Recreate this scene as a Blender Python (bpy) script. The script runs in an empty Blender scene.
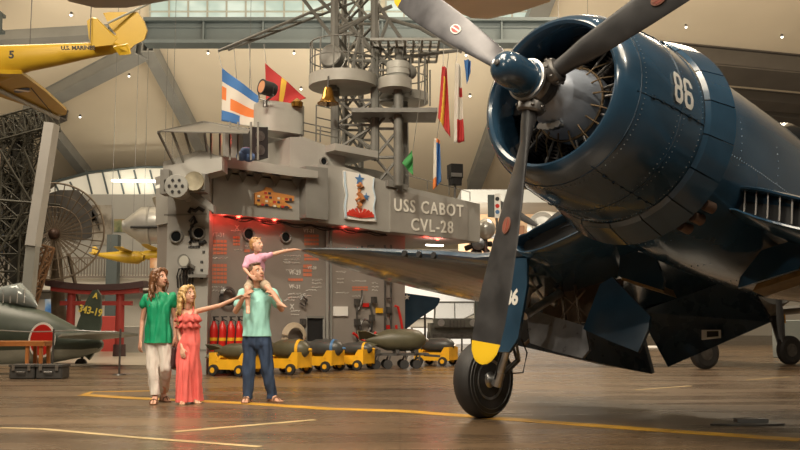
import bpy, bmesh, math, random
from math import sin, cos, pi, radians, sqrt, atan2, hypot
from mathutils import Vector, Matrix, Quaternion, noise
random.seed(7)
SC = bpy.context.scene
COL = SC.collection
V = Vector
# ------------------------------------------------------------------ camera
F_PX, CAM_H, TILT = 920.0, 1.0, 0.10397
cd = bpy.data.cameras.new('camera'); cam = bpy.data.objects.new('camera', cd); COL.objects.link(cam)
cd.sensor_width = 36.0; cd.lens = F_PX/800*36.0; cd.clip_end = 500
cam.location = (0, 0, CAM_H); cam.rotation_euler = (pi/2+TILT, 0, 0)
SC.camera = cam
CT, ST = cos(TILT), sin(TILT)
def ray(px, py):
    a = (px-400)/F_PX; b = (225-py)/F_PX
    return V((a, CT-b*ST, ST+b*CT))
def inv(px, py, Y):
    r = ray(px, py); return V((0, 0, CAM_H)) + r*(Y/r.y)
def gnd(px, py):
    r = ray(px, py); return V((0, 0, CAM_H)) + r*(-CAM_H/r.z)
def onp(px, py, o, n):
    r = ray(px, py); c = V((0, 0, CAM_H)); return c + r*((o-c).dot(n)/r.dot(n))
# ------------------------------------------------------------------ materials
MATS = {}
def mat(name, col, rough=.5, metal=0, var=0.0, vscale=3.0, bump=0.0, bscale=40.0, coat=0, emis=None, estr=0, trans=0, alpha=1, spec=.5, rvar=0.0):
    if name in MATS: return MATS[name]
    m = bpy.data.materials.new(name); m.use_nodes = True; nt = m.node_tree; N = nt.nodes; L = nt.links
    p = N['Principled BSDF']
    p.inputs['Base Color'].default_value = (*col, 1); p.inputs['Roughness'].default_value = rough
    p.inputs['Metallic'].default_value = metal; p.inputs['Coat Weight'].default_value = coat
    p.inputs['Coat Roughness'].default_value = .08
    p.inputs['Specular IOR Level'].default_value = spec
    p.inputs['Transmission Weight'].default_value = trans
    p.inputs['Alpha'].default_value = alpha
    if emis: p.inputs['Emission Color'].default_value = (*emis, 1); p.inputs['Emission Strength'].default_value = estr
    tc = N.new('ShaderNodeTexCoord')
    if var > 0:
        n = N.new('ShaderNodeTexNoise'); n.inputs['Scale'].default_value = vscale; n.inputs['Detail'].default_value = 5
        L.new(tc.outputs['Object'], n.inputs['Vector'])
        mr = N.new('ShaderNodeMapRange'); mr.inputs[1].default_value = .3; mr.inputs[2].default_value = .7
        mr.inputs[3].default_value = 1-var; mr.inputs[4].default_value = 1+var
        L.new(n.outputs['Fac'], mr.inputs[0])
        mx = N.new('ShaderNodeVectorMath'); mx.operation = 'SCALE'; mx.inputs[0].default_value = col
        L.new(mr.outputs[0], mx.inputs['Scale']); L.new(mx.outputs[0], p.inputs['Base Color'])
        if rvar > 0:
            m2 = N.new('ShaderNodeMapRange'); m2.inputs[1].default_value = .3; m2.inputs[2].default_value = .7
            m2.inputs[3].default_value = max(.02, rough-rvar); m2.inputs[4].default_value = rough+rvar
            L.new(n.outputs['Fac'], m2.inputs[0]); L.new(m2.outputs[0], p.inputs['Roughness'])
    if bump > 0:
        n = N.new('ShaderNodeTexNoise'); n.inputs['Scale'].default_value = bscale; n.inputs['Detail'].default_value = 3
        L.new(tc.outputs['Object'], n.inputs['Vector'])
        b = N.new('ShaderNodeBump'); b.inputs['Strength'].default_value = bump; b.inputs['Distance'].default_value = .02
        L.new(n.outputs['Fac'], b.inputs['Height']); L.new(b.outputs[0], p.inputs['Normal'])
    MATS[name] = m; return m
NAVY = mat('navy_paint', (.02, .052, .092), .2, 0, .18, 2.5, coat=.5, rvar=.06, bump=.04, bscale=6)
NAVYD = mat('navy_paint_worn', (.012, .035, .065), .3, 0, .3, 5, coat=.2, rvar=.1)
BLACK = mat('matte_black', (.012, .012, .013), .6)
PROPB = mat('propeller_black', (.035, .035, .037), .42, .0, .25, 6, rvar=.1)
PROP_LIT = mat('propeller_black_lit', (.10, .10, .11), .38, .3, .25, 6, rvar=.1)  # lit copy of the propeller black, light reflections put into the colour
YELTIP = mat('tip_yellow', (.85, .55, .02), .4)
WHITE = mat('white_paint', (.8, .79, .75), .5)
RUBBER = mat('tyre_rubber', (.022, .021, .021), .6, 0, .25, 8)
SILVER = mat('bare_metal', (.55, .55, .55), .32, .9, .15, 8)
STEELD = mat('dark_steel', (.13, .125, .12), .4, .7, .3, 10)
ENG = mat('engine_dark', (.035, .03, .028), .45, .5, .4, 15)
ENGG = mat('crankcase_grey', (.34, .38, .45), .38, .1, .12, 8)
BRONZE = mat('exhaust_bronze', (.13, .085, .065), .45, .6, .3, 12)
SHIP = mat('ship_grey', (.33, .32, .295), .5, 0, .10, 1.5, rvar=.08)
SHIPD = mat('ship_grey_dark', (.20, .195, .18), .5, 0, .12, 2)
BULK = mat('bulkhead_grey', (.27, .24, .215), .38, 0, .12, 1.2, rvar=.06)
MAST = mat('mast_grey', (.14, .138, .125), .55, 0, .15, 3)
RED = mat('red_paint', (.55, .02, .015), .3)
GLASSD = mat('dark_glass', (.01, .012, .014), .05)
YEL = mat('cart_yellow', (.80, .42, .02), .4, 0, .08, 6)
OLIVE = mat('olive_bomb', (.085, .078, .045), .45, 0, .15, 6)
# ------------------------------------------------------------------ mesh helpers
def fin(name, bm, m, parent=None, smooth=40, loc=None, label=None):
    bmesh.ops.recalc_face_normals(bm, faces=bm.faces[:])
    me = bpy.data.meshes.new(name); bm.to_mesh(me); bm.free()
    for mm in (m if isinstance(m, (list, tuple)) else [m]): me.materials.append(mm)
    if smooth:
        for p in me.polygons: p.use_smooth = True
        me.set_sharp_from_angle(angle=radians(smooth))
    o = bpy.data.objects.new(name, me); COL.objects.link(o)
    if parent is not None: o.parent = parent
    if loc is not None: o.location = loc
    if label: o['label'] = label
    return o
def tag(o, label, cat, group=None):
    o['label'] = label; o['category'] = cat
    if group: o['group'] = group
    return o
def empty(name, loc, label, cat, group=None, rz=0, mat4=None):
    o = bpy.data.objects.new(name, None); COL.objects.link(o); o.empty_display_size = .2
    if mat4 is not None: o.matrix_world = mat4
    else: o.location = loc; o.rotation_euler = (0, 0, rz)
    return tag(o, label, cat, group)
def struct(o): o['kind'] = 'structure'; return o
def copy_tree(o, parent=None):
    c = o.copy(); COL.objects.link(c)
    if parent is not None: c.parent = parent
    for ch in [x for x in list(bpy.data.objects) if x.parent == o]: copy_tree(ch, c)
    return c
def B(): return bmesh.new()
def box(bm, c, s, R=None, mi=0):
    c = V(c); vs = []
    for i in range(8):
        q = V(((i & 1)-.5, ((i >> 1) & 1)-.5, ((i >> 2) & 1)-.5)); q = V((q.x*s[0], q.y*s[1], q.z*s[2]))
        if R is not None: q = R @ q
        vs.append(bm.verts.new(c+q))
    for f in ((0, 2, 3, 1), (4, 5, 7, 6), (0, 1, 5, 4), (2, 6, 7, 3), (0, 4, 6, 2), (1, 3, 7, 5)):
        bm.faces.new([vs[i] for i in f]).material_index = mi
    return vs
def frame(d, up=V((0, 0, 1))):
    d = V(d).normalized()
    if abs(d.dot(up)) > .98: up = V((1, 0, 0))
    x = up.cross(d).normalized(); y = d.cross(x); return Matrix((x, y, d)).transposed()
def bar(bm, a, b, w, h=None, mi=0, up=V((0, 0, 1))):
    a = V(a); b = V(b); h = h or w
    box(bm, (a+b)/2, (w, h, (b-a).length), frame(b-a, up), mi)
def loft(bm, rings, cap=True, close=True, mi=0):
    R = [[bm.verts.new(p) for p in r] for r in rings]
    n = len(R[0])
    for a, b in zip(R, R[1:]):
        for i in range(n if close else n-1):
            j = (i+1) % n
            try: bm.faces.new((a[i], a[j], b[j], b[i])).material_index = mi
            except ValueError: pass
    if cap and close:
        for r in (R[0], R[-1]):
            try: bm.faces.new(r).material_index = mi
            except ValueError: pass
    return R
def ringpts(c, d, r, n, up=V((0, 0, 1)), ry=None):
    F = frame(d, up); ry = ry or r
    return [V(c)+F @ V((r*cos(2*pi*i/n), ry*sin(2*pi*i/n), 0)) for i in range(n)]
def cyl(bm, a, b, r0, r1=None, n=12, mi=0, cap=True):
    a = V(a); b = V(b); r1 = r0 if r1 is None else r1
    loft(bm, [ringpts(a, b-a, r0, n), ringpts(b, b-a, r1, n)], cap, True, mi)
def tube(bm, pts, r, n=6, mi=0, closed=False):
    pts = [V(p) for p in pts]; rings = []; up = V((0, 0, 1)); m = len(pts)
    for i, p in enumerate(pts):
        if closed: d = pts[(i+1) % m]-pts[i-1]
        else: d = pts[min(i+1, m-1)]-pts[max(i-1, 0)]
        rr = r[i] if isinstance(r, (list, tuple)) else r
        rings.append(ringpts(p, d, rr, n, V((.013, .021, 1))))
    if closed: rings.append(rings[0][:])
    loft(bm, rings, not closed, True, mi)
def lathe(bm, prof, c=V((0, 0, 0)), d=V((0, 0, 1)), n=32, mi=0, cap=True):
    c = V(c); d = V(d).normalized()
    loft(bm, [ringpts(c+d*t, d, max(r, 1e-4), n) for t, r in prof], cap, True, mi)
def prism(bm, pts, vec, mi=0):
    pts = [V(p) for p in pts]; vec = V(vec)
    a = [bm.verts.new(p) for p in pts]; b = [bm.verts.new(p+vec) for p in pts]; n = len(a)
    bm.faces.new(a).material_index = mi; bm.faces.new(b[::-1]).material_index = mi
    for i in range(n):
        j = (i+1) % n; bm.faces.new((a[i], b[i], b[j], a[j])).material_index = mi
def sph(bm, c, r, n=2, mi=0, R=None):
    if not isinstance(r, (tuple, list, Vector)): r = (r, r, r)
    g = bmesh.ops.create_icosphere(bm, subdivisions=n, radius=1)
    for v in g['verts']:
        q = V((v.co.x*r[0], v.co.y*r[1], v.co.z*r[2]))
        if R is not None: q = R @ q
        v.co = V(c)+q
    for f in {f for v in g['verts'] for f in v.link_faces}: f.material_index = mi
def disc(bm, c, d, r, t, n=20, mi=0, ry=None):
    c = V(c); d = V(d).normalized()
    loft(bm, [ringpts(c, d, r, n, ry=ry), ringpts(c+d*t, d, r, n, ry=ry)], True, True, mi)
def text_obj(name, s, size, m, parent, M4, ext=.004, align='CENTER', squeeze=1.0, label=None, bold=0.0, spacing=1.0):
    cu = bpy.data.curves.new(name, 'FONT'); cu.body = s; cu.size = size; cu.extrude = ext
    cu.align_x = align; cu.align_y = 'CENTER'; cu.offset = bold; cu.resolution_u = 3; cu.space_character = spacing
    t = bpy.data.objects.new('tmp', cu)
    me = bpy.data.meshes.new_from_object(t); bpy.data.objects.remove(t)
    me.transform(Matrix.Diagonal((squeeze, 1, 1, 1)))
    me.name = name; me.materials.clear(); me.materials.append(m)
    o = bpy.data.objects.new(name, me); COL.objects.link(o)
    if parent is not None: o.parent = parent
    o.matrix_local = M4
    if label: o['label'] = label
    return o
def basis(o, x, y):
    x = V(x).normalized(); z = x.cross(V(y)).normalized(); y = z.cross(x)
    M = Matrix((x, y, z)).transposed().to_4x4(); M.translation = V(o); return M
# ================================================================== THE SETTING
def floor_mat():
    m = bpy.data.materials.new('polished_concrete'); m.use_nodes = True; nt = m.node_tree; N = nt.nodes; L = nt.links
    p = N['Principled BSDF']; tc = N.new('ShaderNodeTexCoord')
    mp = N.new('ShaderNodeMapping'); mp.inputs['Scale'].default_value = (.25, 1.3, 1); L.new(tc.outputs['Object'], mp.inputs[0])
    n1 = N.new('ShaderNodeTexNoise'); n1.inputs['Scale'].default_value = 1.1; n1.inputs['Detail'].default_value = 7; n1.inputs['Roughness'].default_value = .62
    L.new(mp.outputs[0], n1.inputs['Vector'])
    n2 = N.new('ShaderNodeTexNoise'); n2.inputs['Scale'].default_value = 14; n2.inputs['Detail'].default_value = 6; L.new(tc.outputs['Object'], n2.inputs['Vector'])
    cr = N.new('ShaderNodeValToRGB'); e = cr.color_ramp.elements
    e[0].position = .33; e[0].color = (.09, .06, .036, 1); e[1].position = .68; e[1].color = (.215, .14, .08, 1)
    L.new(n1.outputs['Fac'], cr.inputs[0])
    mx = N.new('ShaderNodeMix'); mx.data_type = 'RGBA'; mx.blend_type = 'MULTIPLY'; mx.inputs[0].default_value = .5
    L.new(cr.outputs[0], mx.inputs[6])
    r2 = N.new('ShaderNodeValToRGB'); r2.color_ramp.elements[0].position = .35; r2.color_ramp.elements[0].color = (.5, .5, .5, 1); r2.color_ramp.elements[1].position = .6
    L.new(n2.outputs['Fac'], r2.inputs[0]); L.new(r2.outputs[0], mx.inputs[7])
    # slab joints
    br = N.new('ShaderNodeTexBrick'); br.offset = 0; br.inputs['Scale'].default_value = 1; br.inputs['Mortar Size'].default_value = .006
    br.inputs['Brick Width'].default_value = 3.6; br.inputs['Row Height'].default_value = 2.4
    br.inputs['Color1'].default_value = br.inputs['Color2'].default_value = (1, 1, 1, 1); br.inputs['Mortar'].default_value = (.55, .5, .45, 1)
    L.new(tc.outputs['Object'], br.inputs['Vector'])
    m3 = N.new('ShaderNodeMix'); m3.data_type = 'RGBA'; m3.blend_type = 'MULTIPLY'; m3.inputs[0].default_value = .8
    L.new(mx.outputs[2], m3.inputs[6]); L.new(br.outputs['Color'], m3.inputs[7]); L.new(m3.outputs[2], p.inputs['Base Color'])
    mr = N.new('ShaderNodeMapRange'); mr.inputs[1].default_value = .3; mr.inputs[2].default_value = .7; mr.inputs[3].default_value = .2; mr.inputs[4].default_value = .36
    L.new(n1.outputs['Fac'], mr.inputs[0]); L.new(mr.outputs[0], p.inputs['Roughness'])
    b = N.new('ShaderNodeBump'); b.inputs['Strength'].default_value = .05; b.inputs['Distance'].default_value = .02
    L.new(n2.outputs['Fac'], b.inputs['Height']); L.new(b.outputs[0], p.inputs['Normal'])
    p.inputs['Specular IOR Level'].default_value = .6
    return m
FLOOR = floor_mat()
bm = B(); box(bm, (0, 22, -.1), (80, 85, .2)); struct(fin('floor', bm, FLOOR, smooth=0))
LINEY = mat('floor_line_yellow', (.62, .34, .035), .35, 0, .25, 3)
LINEP = mat('floor_line_pale', (.55, .42, .22), .35, 0, .25, 3)
def fline(name, pts, w, m):
    P = [gnd(*p) for p in pts]; bm = B()
    ring = []
    for i, p in enumerate(P):
        d = (P[min(i+1, len(P)-1)]-P[max(i-1, 0)]).normalized(); n = V((-d.y, d.x, 0))*w/2
        ring.append([p+n+V((0, 0, .001)), p-n+V((0, 0, .001)), p-n+V((0, 0, .004)), p+n+V((0, 0, .004))])
    loft(bm, ring); return struct(fin(name, bm, m, smooth=0))
fline('trim_1', [(84, 395), (130, 398), (240, 403), (330, 409), (400, 411), (520, 420), (640, 429), (800, 440)], .22, LINEY)
fline('trim_2', [(174, 432), (315, 420)], .09, LINEP)
fline('trim_3', [(0, 428), (40, 429), (140, 438), (260, 447)], .08, LINEP)
fline('trim_4', [(637, 390), (690, 386)], .08, LINEP)
fline('trim_5', [(748, 380), (790, 377)], .08, LINEP)
fline('trim_6', [(84, 395), (92, 392), (150, 391)], .1, LINEY)
# ---- roof: sloping cream panels, from behind the balcony up over the hall
CREAM = mat('roof_cream', (.74, .65, .50), .7, 0, .05, .25)
CREAMD = mat('roof_cream_shade', (.42, .37, .29), .7, 0, .05, .25)
ro = V((0, 64, 6.0)); r2 = V((0, 28, 15.0)); rn = (r2-ro).cross(V((1, 0, 0))).normalized()
if rn.y > 0: rn = -rn
def roof(px, py, off=0): return onp(px, py, ro+rn*off, rn)
bm = B()
prism(bm, [(-40, 64, 6), (40, 64, 6), (40, 28, 15), (-40, 28, 15)], -rn*.3)
prism(bm, [(-40, 28, 15), (40, 28, 15), (40, -20, 16), (-40, -20, 16)], (0, 0, .3))
struct(fin('ceiling', bm, CREAM, smooth=0))
BEAM = mat('beam_teal_grey', (.07, .088, .088), .5, 0, .1, 1)
BEAML = mat('beam_grey', (.27, .27, .25), .5, 0, .1, 1)
BEAMD = mat('beam_brown_dark', (.10, .088, .075), .6, 0, .1, 1)
tn = [10]
def rbeam(a, b, w, h, m, ib=True, off=None):
    """I beam under the roof between two picture points"""
    off = h/2+.02 if off is None else off
    A = roof(a[0], a[1], off); Bp = roof(b[0], b[1], off); bm = B(); up = rn
    d = (Bp-A).normalized(); s = d.cross(rn)
    if ib:
        bar(bm, A, Bp, .06, h, up=rn)
        for k in (-1, 1): bar(bm, A+rn*k*h/2, Bp+rn*k*h/2, w, .07, up=rn)
        for k in (-1, 1): bar(bm, A+s*k*w*.45, Bp+s*k*w*.45, .05, h*.8, up=rn)
    else: bar(bm, A, Bp, w, h, up=rn)
    tn[0] += 1
    return struct(fin('trim_%d' % tn[0], bm, m, smooth=0))
# main cross girder: web plus flanges, seen side on
def girder(x0, x1, yt, yb, m, Y):
    a = inv(x0, yt, Y); b = inv(x1, yt, Y); h = a.z-inv(x0, yb, Y).z; bm = B()
    c = (a+b)/2; c.z = a.z-h/2
    box(bm, c, (b.x-a.x, .15, h)); 
    for k in (-1, 1): box(bm, c+V((0, 0, k*h/2)), (b.x-a.x, .7, .12))
    box(bm, c+V((0, -.1, h*.22)), (b.x-a.x, .06, .05)); 
    n = int((b.x-a.x)/2)
    for i in range(n+1): box(bm, V((a.x+(b.x-a.x)*i/n, c.y-.15, c.z)), (.06, .25, h))
    tn[0] += 1; return struct(fin('trim_%d' % tn[0], bm, m, smooth=0))
girder(146, 560, 22, 44, BEAM, 31)
girder(-60, 2, 14, 30, BEAM, 33)
rbeam((148, 46), (208, 160), .55, .5, BEAML)
rbeam((142, 50), (30, 108), .7, .6, BEAML)
rbeam((36, 110), (102, 193), .5, .5, BEAML)
rbeam((60, 112), (-30, 150), .9, .5, BEAMD)
rbeam((546, -10), (474, 185), .8, .5, BEAML)
rbeam((620, 56), (1000, 92), 1.5, .9, BEAMD)
rbeam((650, 90), (1000, 122), .9, .5, BEAMD)
rbeam((730, 112), (1000, 140), .9, .4, BEAMD)
rbeam((-30, 40), (110, 32), .5, .4, BEAML)
# roof panel seams
SEAM = mat('roof_seam', (.54, .475, .375), .7)
# small round roof sprinklers / lamps
LAMPE = mat('lamp_white', (1, 1, 1), .4, emis=(1, .95, .85), estr=3)
kk = 0
for i, (x, y) in enumerate([(71, 15), (129, 76), (80, 117), (208, 53), (301, 89), (466, 55), (470, 96), (686, 27), (782, 37), (294, 53)]):
    c = roof(x, y, .12); bm = B()
    if i % 2 == 0: cyl(bm, c+rn*-.12, c, .05, .05, 10); cyl(bm, c, c+rn*.04, .06, .04, 14, 1)
    else: cyl(bm, c+rn*-.12, c, .04, .04, 10, 0); cyl(bm, c, c+rn*.04, .05, .04, 14, 1)
    o = fin('ceiling_spotlight', bm, [STEELD, LAMPE], smooth=30)
    tag(o, 'tiny white spotlight dot set in the cream roof panels', 'light', 'roof spotlights')
# skylights: pale green translucent panes in a grid
def sky_mat():
    m = bpy.data.materials.new('skylight_pane'); m.use_nodes = True; nt = m.node_tree; N = nt.nodes; L = nt.links
    p = N['Principled BSDF']; p.inputs['Base Color'].default_value = (.35, .42, .38, 1); p.inputs['Roughness'].default_value = .4
    tc = N.new('ShaderNodeTexCoord'); n = N.new('ShaderNodeTexNoise'); n.inputs['Scale'].default_value = .8; L.new(tc.outputs['Object'], n.inputs['Vector'])
    cr = N.new('ShaderNodeValToRGB'); cr.color_ramp.elements[0].color = (.30, .40, .36, 1); cr.color_ramp.elements[1].color = (.62, .68, .60, 1)
    cr.color_ramp.elements[0].position = .35; cr.color_ramp.elements[1].position = .65
    L.new(n.outputs['Fac'], cr.inputs[0]); L.new(cr.outputs[0], p.inputs['Emission Color']); p.inputs['Emission Strength'].default_value = .75
    return m
SKYP = sky_mat()
SKYF = mat('skylight_frame', (.50, .50, .42), .6)
def skylight(n, pts, nu, nv):
    q = [roof(*p, .06) for p in pts]; bm = B(); prism(bm, q, rn*.03)
    o = struct(fin('window_%d' % n, bm, SKYP, smooth=0)); bm = B()
    for i in range(nu+1):
        t = i/nu; bar(bm, q[0].lerp(q[1], t)+rn*.06, q[3].lerp(q[2], t)+rn*.06, .07, .05, up=rn)
    for i in range(nv+1):
        t = i/nv; bar(bm, q[0].lerp(q[3], t)+rn*.08, q[1].lerp(q[2], t)+rn*.08, .06, .04, up=rn)
    fin('window_frame', bm, SKYF, o, smooth=0)
skylight(1, [(150, 21), (380, 21), (380, -40), (150, -40)], 12, 5)
skylight(2, [(386, 21), (548, 21), (548, -40), (386, -40)], 9, 5)
# side walls and back walls
WALLG = mat('balcony_wall_grey', (.36, .35, .32), .6, 0, .06, .5)
WALLW = mat('display_wall_white', (.72, .68, .60), .6, 0, .06, .5)
WALLP = mat('mezzanine_wall_peach_light', (.75, .50, .30), .6, 0, .08, .5)  # warm light of the mezzanine put into the peach wall colour
def wallbox(name, x0, x1, z0, z1, Y, t, m):
    bm = B(); box(bm, ((x0+x1)/2, Y+t/2, (z0+z1)/2), (x1-x0, t, z1-z0)); return struct(fin(name, bm, m, smooth=0))
wallbox('wall_back', -40, 40, 0, 6.2, 64, .3, WALLW)
wallbox('wall_left', -28.3, -28, 0, 15, -20, 84, WALLG)
wallbox('wall_right', 28, 28.3, 0, 15, -20, 84, WALLG)
wallbox('wall_front', -40, 40, 0, 16, -20.3, .3, WALLG)
# mezzanine left: slab, upper grey wall, window band with mullions
def zpx(py, Y): return inv(400, py, Y).z
def xpx(px, Y): return inv(px, 300, Y).x
YB = 44
bm = B(); box(bm, ((xpx(-60, YB)+xpx(215, YB))/2, YB+2, (zpx(275, YB)+zpx(290, YB))/2), (xpx(215, YB)-xpx(-60, YB), 5, zpx(275, YB)-zpx(290, YB)))
struct(fin('wall_mezzanine_left', bm, WALLW, smooth=0))
wallbox('wall_upper_left', xpx(-80, 46), xpx(215, 46), zpx(280, 46), zpx(193, 46), 46.5, .3, WALLG)
wallbox('wall_low_left', xpx(-60, 40), xpx(210, 40), 0, zpx(296, 40), 46, .3, WALLW)
WINB = mat('window_band_glow', (.6, .58, .5), .5, emis=(.75, .66, .5), estr=.35)
bm = B(); 
a, b = inv(42, 172, 47), inv(215, 172, 47); z0 = zpx(193, 47)
prism(bm, [inv(42, 196, 47), inv(215, 193, 47), inv(215, 168, 47), inv(140, 168, 47), inv(90, 174, 47), inv(60, 182, 47)], (0, .1, 0))
w3 = struct(fin('window_3', bm, WINB, smooth=0)); bm = B()
for px in range(60, 216, 16): bar(bm, inv(px-6, 170 if px > 90 else 182, 46.8), inv(px, 194, 46.8), .08)
tube(bm, [inv(42, 186, 46.8), inv(60, 180, 46.8), inv(90, 172, 46.8), inv(140, 167, 46.8), inv(215, 167, 46.8)], .07)
fin('window_frame', bm, BEAM, w3, smooth=0)
bm = B(); cyl(bm, inv(112, 180.5, 46.4), inv(158, 181.5, 46.4), .06, .06, 8)
tag(fin('fluorescent_tube', bm, mat('tube_glow', (1, 1, 1), .4, emis=(1, .95, .8), estr=12)), 'long white lit fluorescent tube under the sloping roof at the left window band', 'light')
# mezzanine railing (pickets)
bm = B(); x0, x1 = xpx(-40, 43), xpx(215, 43); zb, zt = zpx(277, 43), zpx(258, 43)
for i in range(90): x = x0+(x1-x0)*i/89; bar(bm, (x, 43, zb), (x, 43, zt), .05)
bar(bm, (x0, 43, zt), (x1, 43, zt), .1); bar(bm, (x0, 43, zb), (x1, 43, zb), .1)
tag(fin('balcony_railing', bm, mat('railing_dark', (.2, .17, .14), .5), smooth=0), 'long picket railing along the left upper balcony behind the radar dish', 'railing')
# columns left
for i, (px, w) in enumerate([(112, 10), (215, 8)]):
    bm = B(); Y = 42.5; bar(bm, (xpx(px, Y), Y, 0), (xpx(px, Y), Y, zpx(235, Y)), .5); tn[0] += 1; struct(fin('trim_%d' % tn[0], bm, BEAM, smooth=0))
# framed boards, murals and dark sheets on the back left
def panel(name, pts, Y, m, label, cat, t=.05):
    bm = B(); prism(bm, [inv(x, y, Y) for x, y in pts], (0, t, 0)); return tag(fin(name, bm, m, smooth=0), label, cat)
def rect(a, b, c, d): return [(a, d), (c, d), (c, b), (a, b)]
def photo_mat(name, c1, c2, c3, sc=1.0, em=0):
    m = bpy.data.materials.new(name); m.use_nodes = True; nt = m.node_tree; N = nt.nodes; L = nt.links
    p = N['Principled BSDF']; tc = N.new('ShaderNodeTexCoord'); n = N.new('ShaderNodeTexNoise'); n.inputs['Scale'].default_value = sc; n.inputs['Detail'].default_value = 3
    L.new(tc.outputs['Object'], n.inputs['Vector']); cr = N.new('ShaderNodeValToRGB'); e = cr.color_ramp.elements
    e[0].position = .38; e[0].color = (*c1, 1); e[1].position = .62; e[1].color = (*c3, 1); k = e.new(.5); k.color = (*c2, 1)
    L.new(n.outputs['Fac'], cr.inputs[0]); L.new(cr.outputs[0], p.inputs['Base Color'])
    if em: L.new(cr.outputs[0], p.inputs['Emission Color']); p.inputs['Emission Strength'].default_value = em
    return m
panel('mural', rect(45, 299, 66, 319), 45.85, photo_mat('mural_blue', (.03, .12, .35), (.15, .3, .5), (.6, .65, .65), .9, .3), 'blue picture panel on the white display wall seen through the red gate', 'display')
panel('mural', rect(114, 219, 133, 232), 46.36, photo_mat('mural_green', (.05, .08, .03), (.25, .25, .12), (.45, .15, .08), 1.2), 'small green and red picture on the grey balcony wall', 'display')
panel('wall_panel', rect(92, 205, 112, 245), 46.36, photo_mat('board_brown', (.1, .08, .06), (.2, .17, .13), (.35, .32, .27), 1.2), 'row of dark framed pictures on the balcony wall beside the dish', 'display')
panel('wall_panel', rect(-20, 205, 40, 262), 46.36, photo_mat('dark_back_left', (.015, .03, .06), (.05, .05, .05), (.12, .09, .06), .8), 'dark blue sheet put in for the darkness behind the lattice tower', 'display')  # dark sheet painted in for the unlit depth behind the tower
panel('wall_panel', [(40, 196), (60, 190), (78, 190), (98, 214), (100, 232), (84, 240), (40, 240)], 46.36, photo_mat('dark_back_mid', (.03, .025, .02), (.05, .045, .04), (.08, .07, .06), .8), 'dark backdrop panel directly behind the radar dish', 'display')
# right hand back: mezzanine with warm light
wallbox('wall_upper_right', xpx(462, 38), xpx(640, 38), zpx(268, 38), zpx(202, 38), 40, .3, WALLP)
bm = B(); Y = 36; box(bm, ((xpx(462, Y)+xpx(700, Y))/2, Y+2, zpx(196, Y)), (xpx(700, Y)-xpx(462, Y), 4, zpx(190, Y)-zpx(203, Y))); struct(fin('wall_fascia_right', bm, BEAML, smooth=0))
bm = B(); box(bm, ((xpx(455, Y)+xpx(900, Y))/2, Y+2, zpx(272, Y)), (xpx(900, Y)-xpx(455, Y), 4, .5)); struct(fin('wall_mezzanine_right', bm, WALLW, smooth=0))
DOORM = mat('door_brown', (.3, .14, .07), .5)
for k, (x0, x1) in enumerate([(517, 524), (528, 534)]):
    bm = B(); a = inv(x0, 250, 39.9); b = inv(x1, 226, 39.9); box(bm, ((a.x+b.x)/2, 39.9, (a.z+b.z)/2), (b.x-a.x, .1, b.z-a.z)); struct(fin('door_%d' % (k+1), bm, DOORM, smooth=0))
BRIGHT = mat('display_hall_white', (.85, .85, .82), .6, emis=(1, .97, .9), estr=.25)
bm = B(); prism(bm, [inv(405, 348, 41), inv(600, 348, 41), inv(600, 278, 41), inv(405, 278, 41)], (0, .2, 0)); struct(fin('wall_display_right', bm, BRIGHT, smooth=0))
# ------------------------------------------------------------------ light
W = bpy.data.worlds.new('world'); SC.world = W; W.use_nodes = True
W.node_tree.nodes['Background'].inputs[0].default_value = (1, .9, .76, 1); W.node_tree.nodes['Background'].inputs[1].default_value = .55
def area(loc, size, power, col=(1, .85, .65), aim=None, sy=None):
    l = bpy.data.lights.new('unseen_area', 'AREA'); l.energy = power; l.color = col; l.size = size; l.shape = 'RECTANGLE' if sy else 'SQUARE'
    if sy: l.size_y = sy
    o = bpy.data.objects.new('unseen_area', l); COL.objects.link(o); o.location = loc
    o.rotation_euler = ((V(aim)-V(loc)) if aim else V((0, 0, -1))).to_track_quat('-Z', 'Y').to_euler(); return o
def spot(loc, aim, power, ang=50, r=.12, col=(1, .88, .7), bl=.5):
    l = bpy.data.lights.new('unseen_spot', 'SPOT'); l.energy = power; l.color = col; l.spot_size = radians(ang); l.spot_blend = bl; l.shadow_soft_size = r
    o = bpy.data.objects.new('unseen_spot', l); COL.objects.link(o); o.location = loc
    o.rotation_euler = (V(aim)-V(loc)).to_track_quat('-Z', 'Y').to_euler(); return o
area((-4, 6, 13), 5, 1500, aim=(-2, 14, 0))
area((6, 2, 13), 5, 900, aim=(3, 8, 0))
area((-10, 20, 13), 6, 1600)
area((8, 26, 13), 6, 1600)
area((0, 36, 5), 8, 500, (1, .9, .74), aim=(0, 40, 14))  # this and the next upward areas are added to brighten the roof
area((0, 24, 9.5), 10, 1500, (1, .88, .70), aim=(0, 34, 14))
area((-14, 28, 7), 8, 800, (1, .88, .70), aim=(-14, 38, 13))
area((14, 24, 8), 8, 700, (1, .84, .64), aim=(14, 36, 13))
area((3, 32, 3), 4, 250, (1, .97, .9), aim=(2, 41, 2))
area((5, 37, 7.4), 2, 160, (1, .72, .42), aim=(5, 40, 5))
for loc, aim, p in [((-5, 2, 10), (-2.2, 11.5, 1), 2600), ((1, 0, 9), (1.2, 6.5, 2.6), 900), ((-3, 3, 9), (1, 7, 2.6), 900), ((6, 2, 9), (2, 7, 2.5), 900), ((3, 10, 12), (1.5, 7.5, 3), 500), ((4.5, 4, 10), (1.6, 7.5, 2.5), 500), ((-1, -1, 8), (1.5, 9, 1.5), 700), ((-6, 6, 10), (1, 9, .5), 700), ((-7, 8, 11), (-2, 19, 2), 2400), ((-1, 9, 11), (0, 21, 2.5), 2400), ((-3, 11, 12), (-1.3, 12.5, 2), 300)]:
    spot(loc, aim, p, 34 if p == 2600 else 50)
spot((-3.5, 1.5, 5), (1.2, 9, .9), 380, 40, .1)  # unseen fill spot added to brighten the fighter's underside
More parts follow.
